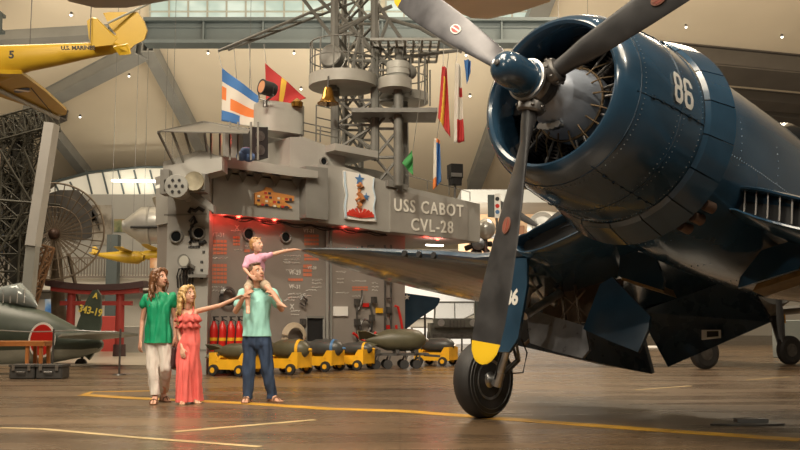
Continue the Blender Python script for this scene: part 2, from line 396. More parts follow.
# ================================================================== NAVY GULL-WING FIGHTER
fo = V((.985, 6.55, 2.71)); yaw, pit = .783, .172
fwd = V((-sin(yaw)*cos(pit), -cos(yaw)*cos(pit), sin(pit))); lft = V((cos(yaw), -sin(yaw), 0)); upv = fwd.cross(lft)
FM = Matrix((fwd, lft, upv)).transposed().to_4x4(); FM.translation = fo
FMI = FM.inverted()
plane = empty('fighter_aircraft', None, 'huge dark navy blue gull-winged propeller fighter numbered 86 filling the right side', 'aircraft', mat4=FM)
def onx(px, py, xb):
    c = FMI @ V((0, 0, CAM_H)); d = FMI.to_3x3() @ ray(px, py); return c+d*((xb-c.x)/d.x)
X = V((1, 0, 0))
def rg(x, r, n=64, rz=None, cz=0, cy=0):
    rz = rz or r; return [V((x, cy+r*sin(2*pi*i/n), cz+rz*cos(2*pi*i/n))) for i in range(n)]
# engine cowling, closed skin inside and out
bm = B(); prof = [(-1.05, .70), (-.8, .665), (-.5, .60), (-.3, .55), (-.22, .538), (-.18, .548), (-.165, .57), (-.175, .595), (-.22, .63), (-.32, .672), (-.5, .715), (-.75, .745), (-1.0, .76), (-1.12, .76), (-1.12, .70)]
loft(bm, [rg(x, r, 72) for x, r in prof]+[rg(-1.05, .70, 72)], cap=False)
cowl = fin('engine_cowling', bm, NAVY, plane)
for x, r in [(-.33, .676), (-.78, .7475)]:
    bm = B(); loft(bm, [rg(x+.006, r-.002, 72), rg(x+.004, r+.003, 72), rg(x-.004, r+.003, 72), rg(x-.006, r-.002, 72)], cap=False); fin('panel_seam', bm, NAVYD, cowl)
# rivet rows and fasteners
RIV = mat('rivet_pale', (.20, .24, .28), .35, .5)
bm = B()
for x, r in [(-.37, .688), (-.745, .7455), (-.82, .751), (-1.06, .762)]:
    for i in range(110):
        a = 2*pi*i/110; c = V((x, r*sin(a), r*cos(a))); cyl(bm, c-V((0, sin(a), cos(a)))*.004, c+V((0, sin(a), cos(a)))*.0025, .0045, .003, 6)
o = fin('rivet_row', bm, RIV, cowl)
o['kind'] = 'stuff'
# longitudinal cowl panel latches
for a in (radians(150), radians(95), radians(215), radians(40)):
    bm = B()
    pts = [V((x, (r+.002)*sin(a), (r+.002)*cos(a))) for x, r in [(-.3, .664), (-.5, .715), (-.75, .745), (-1.0, .76), (-1.1, .76)]]
    tube(bm, pts, .005, 5)
    for i in range(6):
        x = -.45-.11*i; r = .705+.055*min(1, i/4)
        c = V((x, r*sin(a), r*cos(a))); box(bm, c, (.04, .018, .018), Matrix.Rotation(-a, 3, 'X'))
    fin('cowl_latch', bm, NAVYD, cowl)
# cowl flaps, open all round
for i in range(18):
    a0 = 2*pi*(i+.02)/18; a1 = 2*pi*(i+1-.02)/18; bm = B(); rings = []
    for k in range(5):
        a = a0+(a1-a0)*k/4; s, c = sin(a), cos(a); lift = .0
        rings.append([V((-1.09, .768*s, .768*c)), V((-1.12, .80*s, .80*c)), V((-1.38, .875*s, .875*c)), V((-1.39, .862*s, .862*c)), V((-1.12, .775*s, .775*c))])
    loft(bm, rings); fl = fin('cowl_flap', bm, NAVY, plane, 30)
# fuselage
bm = B()
secs = [(-1.08, .69, .69, 0), (-1.4, .735, .745, 0), (-2.0, .755, .80, .0), (-2.7, .74, .83, .0), (-3.4, .70, .84, .02), (-4.2, .64, .80, .03), (-5.2, .54, .68, .04), (-6.5, .40, .52, .06), (-7.8, .26, .38, .08), (-9.0, .11, .25, .10), (-9.5, .03, .12, .12)]
def super_ring(x, w, h, cz, n=48, e=.92):
    out = []
    for i in range(n):
        a = 2*pi*i/n; s, c = sin(a), cos(a); out.append(V((x, w*(abs(s)**e)*(1 if s > 0 else -1), cz+h*(abs(c)**e)*(1 if c > 0 else -1))))
    return out
loft(bm, [super_ring(*s) for s in secs]); fus = fin('fuselage', bm, NAVY, plane)
bm = B()
for x in (-1.75, -2.45, -3.1, -3.9):
    for k, s in enumerate(secs[:-1]):
        if s[0] >= x > secs[k+1][0]:
            t = (x-s[0])/(secs[k+1][0]-s[0]); q = [s[j]+(secs[k+1][j]-s[j])*t for j in range(4)]
            for i in range(0, 80):
                a = 2*pi*i/80; nrm = V((0, sin(a), cos(a))); c = V((x, q[1]*sin(a), q[3]+q[2]*cos(a)))*1; sph(bm, c+nrm*.002, .006, 1)
o = fin('rivet_row', bm, RIV, fus)
o['kind'] = 'stuff'
bm = B()
for a in (radians(60), radians(100), radians(140)):
    for k in range(70):
        x = -1.5-k*.04; 
        for j, s in enumerate(secs[:-1]):
            if s[0] >= x > secs[j+1][0]:
                t = (x-s[0])/(secs[j+1][0]-s[0]); q = [s[i]+(secs[j+1][i]-s[i])*t for i in range(4)]
                nrm = V((0, sin(a), cos(a))); sph(bm, V((x, q[1]*sin(a), q[3]+q[2]*cos(a)))+nrm*.002, .006, 1)
o = fin('rivet_row', bm, RIV, fus)
o['kind'] = 'stuff'
# canopy, fin and tailplane further back
bm = B(); loft(bm, [super_ring(-3.9, .05, .05, .84), super_ring(-4.2, .28, .32, .80), super_ring(-4.8, .32, .42, .76), super_ring(-5.6, .2, .22, .70), super_ring(-6.2, .03, .03, .62)]); fin('canopy', bm, GLASSD, plane)
bm = B(); loft(bm, [[V((-8.1, .05, .3)), V((-9.3, .03, .25)), V((-9.3, -.03, .25)), V((-8.1, -.05, .3))], [V((-8.6, .03, 1.2)), V((-9.5, .02, 1.2)), V((-9.5, -.02, 1.2)), V((-8.6, -.03, 1.2))], [V((-8.95, .01, 1.55)), V((-9.4, .01, 1.5)), V((-9.4, -.01, 1.5)), V((-8.95, -.01, 1.55))]]); fin('tail_fin', bm, NAVY, plane)
for s in (-1, 1):
    bm = B(); loft(bm, [[V((-8.3, s*.1, .3)), V((-9.2, s*.1, .3)), V((-9.2, s*.1, .22)), V((-8.3, s*.1, .22))], [V((-8.6, s*2.2, .32)), V((-9.2, s*2.2, .32)), V((-9.2, s*2.2, .27)), V((-8.6, s*2.2, .27))]]); fin('tailplane', bm, NAVY, plane)
bm = B(); tube(bm, [(-8.6, 0, -.1), (-8.8, 0, -.55)], .05); cyl(bm, (-8.85, -.06, -.62), (-8.85, .06, -.62), .14); fin('tail_wheel', bm, RUBBER, plane)
# numbers on the cowling side, painted block digits that follow the skin
def cowl_digit(loops, x0, ang, w, h, sw, parent, label, side=1):
    bm = B()
    for lp in loops:
        n = len(lp); pts = []
        for i in range(n):
            p, q = V(lp[i]), V(lp[(i+1) % n])
            for k in range(6): pts.append(p.lerp(q, k/6))
        m = len(pts); IO = []
        for i in range(m):
            d = (pts[(i+1) % m]-pts[i-1]); d = V((d.x*w, d.y*h)); d.normalize(); nn = V((-d.y, d.x)); c = V((pts[i].x*w, pts[i].y*h)); IO.append((c+nn*sw/2, c-nn*sw/2))
        def mp3(c, lift):
            r = .757+lift; a_ = ang-c.y/.757; xx = x0-c.x; rr = (.745+(.76-.745)*min(1, max(0, (-xx-.75)/.25)))+lift
            return V((xx, side*rr*sin(a_), rr*cos(a_)))
        A = [bm.verts.new(mp3(o, .0045)) for o, i in IO]; C2 = [bm.verts.new(mp3(i, .0045)) for o, i in IO]
        for i in range(m): j = (i+1) % m; bm.faces.new((A[i], A[j], C2[j], C2[i]))
    bmesh.ops.solidify(bm, geom=bm.faces[:], thickness=.006)
    return fin('number_marking', bm, WHITE, parent, 0, label=label)
top8 = [(-.30, .5), (.30, .5), (.5, .36), (.5, .14), (.34, .0), (-.34, .0), (-.5, .14), (-.5, .36)]
bot8 = [(x, -y) for x, y in top8]
def stretch(l): return [(x, y*.9) for x, y in l]
cowl_digit([stretch(top8), stretch(bot8)], -.72, radians(82), .085, .235, .036, cowl, 'white number 8')
six = [(-.5, -.36), (-.5, .36), (-.30, .5), (.30, .5), (.5, .36), (.5, .30), (.49, .36), (.28, .49), (-.28, .49), (-.49, .36), (-.49, -.36)]
def open_strip(l): return l+l[::-1][1:-1]
bm_six_top = [(-.5, .0), (-.5, .36), (-.30, .5), (.30, .5), (.5, .36), (.5, .26)]
cowl_digit([stretch(bot8)], -.86, radians(82), .085, .235, .036, cowl, 'white number 6')
def cowl_stroke(line, x0, ang, w, h, sw, parent):
    pts = []
    for p, q in zip(line, line[1:]):
        for k in range(6): pts.append(V(p).lerp(V(q), k/6))
    pts.append(V(line[-1])); bm = B(); A = []; C2 = []
    for i, p in enumerate(pts):
        d = pts[min(i+1, len(pts)-1)]-pts[max(i-1, 0)]; d = V((d.x*w, d.y*h)).normalized(); nn = V((-d.y, d.x)); c = V((p.x*w, p.y*h))
        for L_, sg in ((A, 1), (C2, -1)):
            q = c+nn*sg*sw/2; a_ = ang-q.y/.757; xx = x0-q.x; rr = (.745+.015*min(1, max(0, (-xx-.75)/.25)))+.0048; L_.append(bm.verts.new(V((xx, rr*sin(a_), rr*cos(a_)))))
    for i in range(len(A)-1): bm.faces.new((A[i], A[i+1], C2[i+1], C2[i]))
    bmesh.ops.solidify(bm, geom=bm.faces[:], thickness=.006); return fin('number_marking', bm, WHITE, parent, 0, label='upper stroke of the white number 6')
cowl_stroke(stretch(bm_six_top), -.86, radians(82), .085, .235, .036, cowl)
# engine: crankcase, two rows of cylinders, push rods
bm = B(); lathe(bm, [(-.06, .10), (-.10, .15), (-.2, .185), (-.30, .235), (-.45, .285), (-.55, .29), (-.6, .28)], d=X, n=40); 
engn = fin('engine', bm, ENGG, plane, label='blue-grey round gearbox of the radial engine')
bm = B(); lathe(bm, [(-1.0, .69), (-1.0, .3), (-.98, .1)], d=X, n=48); lathe(bm, [(-.5, .27), (-.98, .27)], d=X, n=24); fin('firewall', bm, BLACK, engn)
for i in range(18):
    a = 2*pi*i/18; fr = i % 2 == 0; x = -.58 if fr else -.82; bm = B(); dr = V((0, sin(a), cos(a)))
    cyl(bm, V((x, 0, 0))+dr*.24, V((x, 0, 0))+dr*.60, .055, .055, 12)
    for k in range(9): rr = .27+k*.028; cyl(bm, V((x, 0, 0))+dr*rr, V((x, 0, 0))+dr*(rr+.012), .085, .085, 14)
    box(bm, V((x, 0, 0))+dr*.55, (.15, .14, .08), Matrix.Rotation(-a, 3, 'X'))
    fin('cylinder', bm, ENG, engn)
for i in range(9):
    a = 2*pi*i/9; dr = V((0, sin(a), cos(a))); tg = V((0, cos(a), -sin(a))); bm = B()
    for s in (-1, 1): cyl(bm, V((-.45, 0, 0))+dr*.25+tg*.03*s, V((-.5, 0, 0))+dr*.53+tg*.06*s, .012, .012, 8)
    fin('push_rod', bm, STEELD, engn)
bm = B()
for i in range(18):
    a = 2*pi*(i+.3)/18; dr = V((0, sin(a), cos(a))); tube(bm, [V((-.36, 0, 0))+dr*.24, V((-.38, 0, 0))+dr*.33, V((-.5, 0, 0))+dr*.45], .007, 5)
tube(bm, [V((-.44, .29*sin(2*pi*i/40), .29*cos(2*pi*i/40))) for i in range(40)], .010, 6, closed=True)
fin('ignition_harness', bm, mat('harness_brass', (.12, .08, .04), .5, .5), engn)
for k in range(5):
    bm = B(); a = radians(165+k*9); dr = V((0, sin(a), cos(a))); cyl(bm, V((-.28, 0, 0))+dr*.24, V((-.22, 0, 0))+dr*.25, .02, .02, 8); cyl(bm, V((-.22, 0, 0))+dr*.25, V((-.21, 0, 0))+dr*.25, .028, .028, 6); fin('bolt', bm, SILVER, engn)
# propeller
prop = fin('propeller_hub', (lambda b: (lathe(b, [(-.12, .10), (-.10, .135), (-.05, .14), (-.03, .16), (.03, .16), (.05, .14), (.10, .135), (.12, .12)], d=X, n=36), b)[1])(B()), STEELD, plane)
bm = B(); lathe(bm, [(.10, .15), (.115, .15), (.13, .128), (.30, .128), (.36, .12), (.40, .10), (.43, .07), (.44, .03), (.445, .0)], d=X, n=40); fin('spinner_dome', bm, NAVY, prop)
bm = B(); lathe(bm, [(.44, .022), (.455, .02), (.458, 0)], d=X, n=12); fin('dome_cap', bm, STEELD, prop)
bm = B(); lathe(bm, [(.085, .145), (.09, .158), (.115, .158), (.12, .145)], d=X, n=40); fin('hub_ring', bm, SILVER, prop)
def blade(beta, m, rot=1, name='propeller_blade'):
    dr = V((0, sin(beta), -cos(beta)))        # radial
    tg = X.cross(dr)                           # in disc plane
    st = [(.10, .13, .13, 60), (.22, .125, .12, 55), (.32, .14, .10, 44), (.45, .175, .08, 34), (.65, .20, .058, 24), (.9, .235, .044, 15), (1.2, .265, .033, 8), (1.5, .28, .026, 3), (1.75, .28, .02, 0), (1.9, .255, .016, -2)]
    tip = [(1.9, .255, .016, -2), (1.97, .225, .014, -2), (2.02, .16, .011, -2), (2.045, .10, .008, -2), (2.055, .02, .004, -2)]
    def rings(S):
        out = []
        for r, ch, th, an in S:
            A = radians(an)*rot; cu = tg*cos(A)+X*sin(A); nn = X*cos(A)-tg*sin(A)
            out.append([dr*r+cu*(ch/2*cos(t))+nn*(th/2*sin(t)*(1 if ch/th < 2 else (.55+.45*cos(t)*.6+.1))) for t in [2*pi*i/24 for i in range(24)]])
        return out
    bm = B(); loft(bm, rings(st)); b = fin(name, bm, m, prop, 50)
    bm = B(); loft(bm, rings(tip)); fin('blade_tip', bm, YELTIP, b, 50, label='yellow painted tip')
    # root collar with bolts
    bm = B(); loft(bm, [ringpts(dr*t, dr, r, 20) for t, r in [(.13, .09), (.15, .10), (.20, .10), (.215, .085)]]); 
    for k in range(8):
        a = 2*pi*k/8; c = dr*.175+tg*cos(a)*.1+X*sin(a)*.1; sph(bm, c, .016, 1)
    fin('blade_collar', bm, STEELD, b)
    # red oval decal
    A = radians(11)*rot; cu = tg*cos(A)+X*sin(A); nn = (X*cos(A)-tg*sin(A)); c = dr*1.06
    bm = B(); rr = [[c+nn*z+dr*.062*sin(t)+cu*.04*cos(t) for t in [2*pi*i/20 for i in range(20)]] for z in (.012, .0215)]; loft(bm, rr, mi=0)
    rr = [[c+nn*z+dr*.05*sin(t)+cu*.03*cos(t) for t in [2*pi*i/20 for i in range(20)]] for z in (.015, .0235)]; loft(bm, rr, mi=1)
    bm2 = bm; box(bm, c+nn*.0235, (.1, .004, .012), Matrix((dr, nn, cu)).transposed(), 0)
    fin('blade_decal', bm, [WHITE, RED] if m is PROP_LIT else [mat('decal_dull', (.22, .09, .06), .5), mat('decal_dull_red', (.25, .06, .04), .5)], b, label='white and red oval marking' if m is PROP_LIT else 'dull red oval marking')  # duller brown copy of the decal on the black blades
    return b
B0 = -.117
blade(B0, PROPB); blade(B0+2*pi/3, PROPB); blade(B0-2*pi/3, PROP_LIT)
# wings
def foil(y, xl, zl, ch, th, drop, s, blunt=0):
    n = 14; out = []
    for i in range(n+1):
        u = (1-cos(pi*i/n))/2; t = 5*th*(.2969*sqrt(u)-.126*u-.3516*u*u+.2843*u**3-.1036*u**4)*ch
        out.append((u, t))
    top = [V((xl-u*ch, s*y, zl-drop*u+t*.85)) for u, t in out]
    bot = [V((xl-u*ch, s*y, zl-drop*u-t*.75)) for u, t in out]
    return top+bot[::-1][1:-1]
WS = [(.35, -1.95, -.28, 2.75, .165, .14), (.7, -1.95, -.36, 2.72, .165, .14), (1.2, -1.99, -.53, 2.65, .165, .14), (1.65, -2.06, -.655, 2.55, .16, .14), (2.0, -2.12, -.70, 2.48, .155, .14), (2.3, -2.17, -.69, 2.42, .15, .2), (2.8, -2.22, -.62, 2.36, .145, .25), (3.6, -2.30, -.53, 2.2, .13, .25), (4.4, -2.38, -.44, 2.0, .115, .22), (5.1, -2.47, -.37, 1.72, .10, .17), (5.5, -2.54, -.33, 1.42, .09, .13), (5.75, -2.60, -.31, 1.05, .08, .09), (5.9, -2.70, -.295, .70, .06, .05), (5.96, -2.82, -.29, .35, .05, .02)]
for s in (-1, 1):
    bm = B(); loft(bm, [foil(*w, s) for w in WS]); wg = fin('wing', bm, NAVY, plane, 35)
    # root intake with lip and vanes
    def wz(y):
        for a, b in zip(WS, WS[1:]):
            if a[0] <= y <= b[0]: t = (y-a[0])/(b[0]-a[0]); return a[2]+(b[2]-a[2])*t
    def slot(x, gy, gz, y0=.66, y1=1.42):
        pts = []; n = 8
        for i in range(n+1): y = y0+(y1-y0)*i/n; e = 1-.25*abs(2*i/n-1)**3; pts.append(V((x, s*y, wz(y)-.065+gz*e)))
        for i in range(1, 6): a = pi/2-pi*i/6; pts.append(V((x-.0, s*(y1+gy*cos(a)), wz(y1)-.065+gz*.75*sin(a))))
        for i in range(n, -1, -1): y = y0+(y1-y0)*i/n; e = 1-.25*abs(2*i/n-1)**3; pts.append(V((x, s*y, wz(y)-.065-gz*e)))
        for i in range(1, 6): a = pi/2-pi*i/6; pts.append(V((x, s*(y0-gy*cos(a)), wz(y0)-.065-gz*.75*sin(a))))
        return pts
    bm = B(); loft(bm, [slot(-2.25, .17, .185), slot(-2.02, .16, .165), slot(-1.9, .15, .145), slot(-1.865, .135, .128), slot(-1.87, .12, .112), slot(-1.92, .11, .10), slot(-2.2, .10, .095)], cap=False)
    it = fin('root_intake', bm, NAVY, plane)
    bm = B(); loft(bm, [slot(-2.0, .12, .108), slot(-1.985, .12, .108)]); fin('intake_dark_fill', bm, BLACK, it)  # black panel put in as the darkness inside the intake
    for k in range(9 if s > 0 else 0):
        y = .7+k*.095; bm = B(); box(bm, (-1.95, s*y, wz(y)-.065), (.10, .012, .2), Matrix.Rotation(s*.35, 3, 'Z')); fin('intake_vane', bm, STEELD, it)
    # gun ports
    for k in range(3):
        y = 2.95+k*.25; z = wz(y); bm = B(); xx = -2.235-.02*k; cyl(bm, (xx-.1, s*y, z-.012), (xx+.012, s*y, z-.012), .036, .036, 12); fin('gun_port', bm, BLACK, wg)
# exhaust stacks left side under the flaps
for s in (-1, 1):
    for k, (y, z, x) in enumerate([(.33, -.66, -1.5), (.42, -.60, -1.5), (.51, -.53, -1.5), (.38, -.70, -1.72), (.49, -.64, -1.7), (.58, -.55, -1.7)]):
        bm = B(); d = V((-.9, s*.25, -.12)).normalized(); c = V((x, s*y, z)); a = c-d*.14; b = c-d*.04
        loft(bm, [ringpts(a, d, .046, 16), ringpts(b, d, .047, 16), ringpts(b, d, .039, 16), ringpts(b-d*.06, d, .04, 16)]); fin('exhaust_stack', bm, BRONZE, plane)
# landing gear both sides
WELL = mat('well_interior', (.09, .06, .038), .5, .2, .3, 9)
for s in (-1, 1):
    wc = (FMI @ V((.875, 9.72, .395))) if s < 0 else None
    if wc is None: q = FMI @ V((.875, 9.72, .395)); wc = V((q.x, -q.y, q.z))
    l2 = V((0, 1, 0)); 
    axle = V((0, -s, 0))     # towards the fuselage
    g = bpy.data.objects.new('landing_gear', None); COL.objects.link(g); g.parent = plane
    bm = B(); lathe(bm, [(-.085, .20), (-.105, .26), (-.115, .32), (-.10, .37), (-.06, .395), (0, .403), (.06, .395), (.10, .37), (.115, .32), (.105, .26), (.085, .20)], wc, axle, 48)
    ty = fin('tyre', bm, RUBBER, g)
    bm = B()
    for rr in (.345, .30): lathe(bm, [(.112, rr-.004), (.119, rr), (.112, rr+.004)], wc, axle, 48, cap=False)
    fin('tyre_rib', bm, mat('tyre_line', (.06, .06, .06), .5), g)
    bm = B(); lathe(bm, [(-.08, .215), (.06, .215), (.095, .205), (.085, .18), (.06, .165), (.055, .11), (.08, .095), (.10, .05), (.11, 0)], wc, axle, 40)
    for k in range(10):
        a = 2*pi*k/10; c = wc+V((0, 0, 1))*.14*sin(a)+X*.14*cos(a); disc(bm, c+axle*.052, axle, .022, .012, 10)
    fin('wheel_rim', bm, SILVER, g)
    sh = wc+axle*.19; top = V((-2.42, s*2.0, -.80))
    if s < 0: top = onx(527, 285, -2.35)
    else: q = onx(527, 285, -2.35); top = V((q.x, -q.y, q.z))
    mid = sh.lerp(top, .45)
    bm = B(); cyl(bm, sh-(top-sh)*.02, mid, .038, .038, 16); cyl(bm, wc, sh+axle*.02, .045, .045, 16); cyl(bm, sh-(top-sh).normalized()*.06, sh+(top-sh).normalized()*.09, .058, .05, 16); fin('oleo_strut', bm, SILVER, g)
    bm = B(); cyl(bm, sh.lerp(top, .40), top, .062, .075, 18); cyl(bm, sh.lerp(top, .38), sh.lerp(top, .43), .075, .075, 18); fin('strut_sleeve', bm, mat('strut_grey', (.3, .31, .32), .35, .6), g)
    back = V((-1, 0, 0)); bm = B()
    a = sh.lerp(top, .08)+back*.06; b = sh.lerp(top, .42)+back*.06; kx = (a+b)/2+back*.16
    for w in (-.03, .03): bar(bm, a+l2*w, kx+l2*w*.5, .02, .03); bar(bm, b+l2*w, kx+l2*w*.5, .02, .03)
    fin('torque_link', bm, STEELD, g)
    bm = B(); tube(bm, [b+X*.0, b+back*.12+V((0, 0, .05)), b+back*.24+V((0, 0, -.08)), kx+back*.1+V((0, 0, -.12)), a+back*.05, wc+axle*.1], .009, 6); tube(bm, [mid+X*.08, mid.lerp(sh, .5)+X*.09, sh+X*.05], .008, 6); fin('brake_hose', bm, BLACK, g)
    # door in front of the leg, with number
    xf = -2.12
    P4 = [onx(497, 258, xf), onx(527, 258, xf), onx(527, 285, xf), onx(518, 338, xf), onx(509, 352, xf), onx(492, 352, xf)]
    if s > 0: P4 = [V((p.x, -p.y, p.z)) for p in P4]
    bm = B(); prism(bm, P4, (-.035, 0, 0)); ld = fin('strut_door', bm, NAVY, plane, 0)
    # bay frame struts
    def q(px, py, x):
        p = onx(px, py, x); return p if s < 0 else V((p.x, -p.y, p.z))
    bm = B(); cyl(bm, q(524, 316, -2.4), q(560, 293, -2.9), .045, .045, 14); cyl(bm, q(521, 268, -2.4), q(545, 303, -2.8), .022, .022, 10); cyl(bm, q(526, 296, -2.4), q(541, 285, -2.8), .02, .02, 10); cyl(bm, q(545, 298, -2.8), q(556, 305, -2.85), .03, .03, 10)
    fin('retraction_strut', bm, SILVER, g)
    bm = B()
    for (a, b, r) in [((528, 262), (530, 330), .018), ((560, 275), (566, 330), .02), ((575, 285), (580, 325), .016), ((530, 340), (524, 345), .02), ((545, 280), (590, 318), .014), ((585, 290), (560, 320), .014)]:
        tube(bm, [q(*a, -2.95), q(*b, -2.95)], r, 6)
    box(bm, (-3.15, s*1.6, -.98), (.05, .95, .45)); 
    fin('wheel_bay', bm, WELL, plane)
    DG = mat('door_inner_grey', (.18, .185, .20), .32, .35, .2, 7, rvar=.08)
    def door(pts, x0, x1, m, name, vec=(-.04, 0, 0)):
        bm = B(); P = []
        zs = [p[1] for p in pts]; lo, hi = min(zs), max(zs)
        for p in pts: P.append(q(p[0], p[1], x0+(x1-x0)*(p[1]-lo)/(hi-lo)))
        prism(bm, P, vec); return fin(name, bm, m, plane, 0)
    d1 = door([(526, 308), (585, 326), (589, 350), (582, 358), (556, 352), (530, 343)], -2.85, -2.75, DG, 'gear_door')
    d1['label'] = 'grey inner face of the open wheel door'
    if s < 0: door([(600, 284), (612, 277), (650, 316), (648, 330), (638, 352), (612, 342), (583, 329)], -2.8, -2.6, NAVY, 'gear_door')
    d2 = door([(620, 256), (632, 250), (655, 256), (664, 280), (662, 290), (618, 276)], -2.72, -2.6, NAVY, 'gear_door')
    bm = B(); prism(bm, [q(620, 272, -2.75), q(660, 285, -2.75), q(664, 293, -2.75), q(622, 280, -2.75)], (-.25, 0, 0)); fin('door_hinge', bm, mat('primer_tan', (.25, .16, .06), .5, .2, .3, 12), d2)
    # lowered flaps
    def flap(pts, m):
        bm = B(); zs = [p[1] for p in pts]; P = []
        for p in pts: P.append(q(p[0], p[1], p[2]))
        prism(bm, P, (-.06, 0, .03)); return fin('flap', bm, m, plane, 0)
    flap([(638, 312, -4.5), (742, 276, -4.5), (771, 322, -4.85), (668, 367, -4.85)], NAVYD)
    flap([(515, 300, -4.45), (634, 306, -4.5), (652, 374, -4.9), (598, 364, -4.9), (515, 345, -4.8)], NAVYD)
    f3 = [(742, 276, -4.5), (640, 312, -4.5), (645, 318, -4.52), (745, 282, -4.52)]
    if s < 0:
        bm = B(); a = q(702, 330, -4.64); b = q(721, 330, -4.64); c = q(721, 338, -4.70); d = q(702, 340, -4.70)
        prism(bm, [a, b, c, d], (.012, 0, 0)); pl = fin('placard', bm, WHITE, plane, 0, label='small white and black instruction placard')
        bm = B(); m1 = a.lerp(b, .3)+X*.014; m2 = a.lerp(b, .9)+X*.014; m3 = d.lerp(c, .9)+X*.014; m4 = d.lerp(c, .3)+X*.014
        prism(bm, [m1.lerp(m4, .15), m2.lerp(m3, .15), m2.lerp(m3, .8), m1.lerp(m4, .8)], (.006, 0, 0)); fin('placard_print', bm, BLACK, pl, 0)
        o = text_obj('number_marking', '86', .21, WHITE, ld, basis(onx(512, 298, xf)+X*.004, (0, 1, 0), (0, 0, 1)), .002, squeeze=.75, bold=.008, label='white number 86 on the wheel door'); 
# ================================================================== CARRIER ISLAND
io = V((-3.75, 18.34, 0)); idr = V((.80, .60, 0)).normalized(); inn = V((.60, -.80, 0)).normalized()
UP = V((0, 0, 1))
isl = empty('carrier_island', io, 'grey warship island superstructure lettered USS CABOT CVL-28 standing behind the family', 'ship island')
isl_inv = Matrix.Translation(io).inverted()
def ip(px, py, off=0): return onp(px, py, io+inn*off, inn)
def L(p): return V(p)-io
def islp(name, pts, off, t, m, parent=None, smooth=0, label=None):
    bm = B(); prism(bm, [L(ip(x, y, off)) for x, y in pts], -inn*t); return fin(name, bm, m, parent or isl, smooth, label=label)
bw = islp('bulkhead', [(208, 373.5), (405, 366), (405, 222), (208, 200)], 0, 2.6, BULK)
islp('overhang', [(213, 172), (318, 184), (318, 222), (213, 213.5)], .35, 2.9, SHIP)
islp('overhang', [(306, 166), (328, 168), (328, 220), (306, 217.5)], .62, .5, SHIPD)
islp('overhang', [(318, 164), (345, 167), (390, 183), (480, 204), (480, 242), (466, 240.5), (391, 232.5), (318, 222)], .40, 2.7, SHIP)
islp('deckhouse', [(290, 137), (304, 137), (345, 153), (345, 170), (290, 168)], .1, 1.8, SHIP)
islp('ledge', [(335, 143), (378, 151), (378, 158), (335, 150)], .5, 1.2, SHIP)
islp('deckhouse', [(300, 158), (376, 170), (400, 178), (400, 190), (300, 175)], -.2, 1.6, SHIP)
islp('ledge', [(388, 180), (408, 185), (408, 190), (388, 186)], .5, .6, SHIPD)
# bridge wing deck lip with brackets
islp('deck_lip', [(200, 163), (222, 156), (300, 168), (318, 171), (318, 178), (300, 177), (222, 167), (200, 172)], .75, 2.2, SHIP)
for x in (228, 243, 258, 276, 297):
    y = 166+(x-222)*.12
    bm = B(); a = ip(x-5, y+3, .74); b = ip(x+5, y+4, .74); c = ip(x, y+14, .37); c2 = ip(x, y+3, .37)
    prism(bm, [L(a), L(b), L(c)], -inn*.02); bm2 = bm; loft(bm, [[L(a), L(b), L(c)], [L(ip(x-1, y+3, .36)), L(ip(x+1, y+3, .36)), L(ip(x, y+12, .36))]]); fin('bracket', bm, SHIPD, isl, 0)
# left end, facing the hall, with chamfer
bm = B(); A = [gnd(163.5, 374.5), gnd(206, 374.5)]
zt = inv(180, 164, A[0].y).z
P = [A[0], A[1], V((io.x, io.y+.05, 0)), V((io.x+.3, io.y+2.6, 0)), V((A[0].x-.1, A[0].y+2.4, 0))]
prism(bm, [L(p) for p in P], (0, 0, zt)); endw = fin('end_bulkhead', bm, SHIP, isl, 0)
YE = A[0].y
def ep(px, py, dy=0): return L(inv(px, py, YE-dy))
bm = B(); bar(bm, ep(164, 215, .0), ep(207, 214, .0), .02, .03); bar(bm, ep(164, 350, 0), ep(207, 350, 0), .02, .03); fin('weld_seam', bm, SHIPD, endw, 0)
# bridge wing platform box on the end
bm = B(); prism(bm, [ep(163, 166, .55), ep(222, 157, .55), ep(222, 170, .55), ep(163, 185, .55)], (0, .55, 0)); prism(bm, [ep(163, 166, .5), ep(222, 157, .5), ep(200, 150, .5), ep(163, 162, .5)], (0, .5, 0)); fin('bridge_wing', bm, SHIP, isl, 0)
# sloping strut plate from the left end to the overhang
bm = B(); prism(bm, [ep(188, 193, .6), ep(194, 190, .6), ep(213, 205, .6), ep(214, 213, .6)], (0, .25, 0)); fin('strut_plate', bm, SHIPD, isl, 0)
# portholes
def porthole(c, n, r):
    bm = B(); lathe(bm, [(-.02, r), (.05, r), (.06, r*.9), (.05, r*.75), (.01, r*.72)], c, n, 24); p = fin('porthole', bm, SHIPD, isl)
    bm = B(); disc(bm, V(c)+V(n)*.012, n, r*.73, .01, 20); fin('porthole_glass', bm, GLASSD, p)
YN = V((0, -1, 0))
porthole(ep(176.5, 236.5), YN, .13); porthole(ep(199, 233), YN, .13)
for x, y, r in [(323, 161.5, .10)]: porthole(L(ip(x, y, .1)), inn, r)
for x, y, r in [(248, 234, .14), (285, 237, .13), (228.5, 246, .0)]:
    if r: porthole(L(ip(x, y, 0)), inn, r)
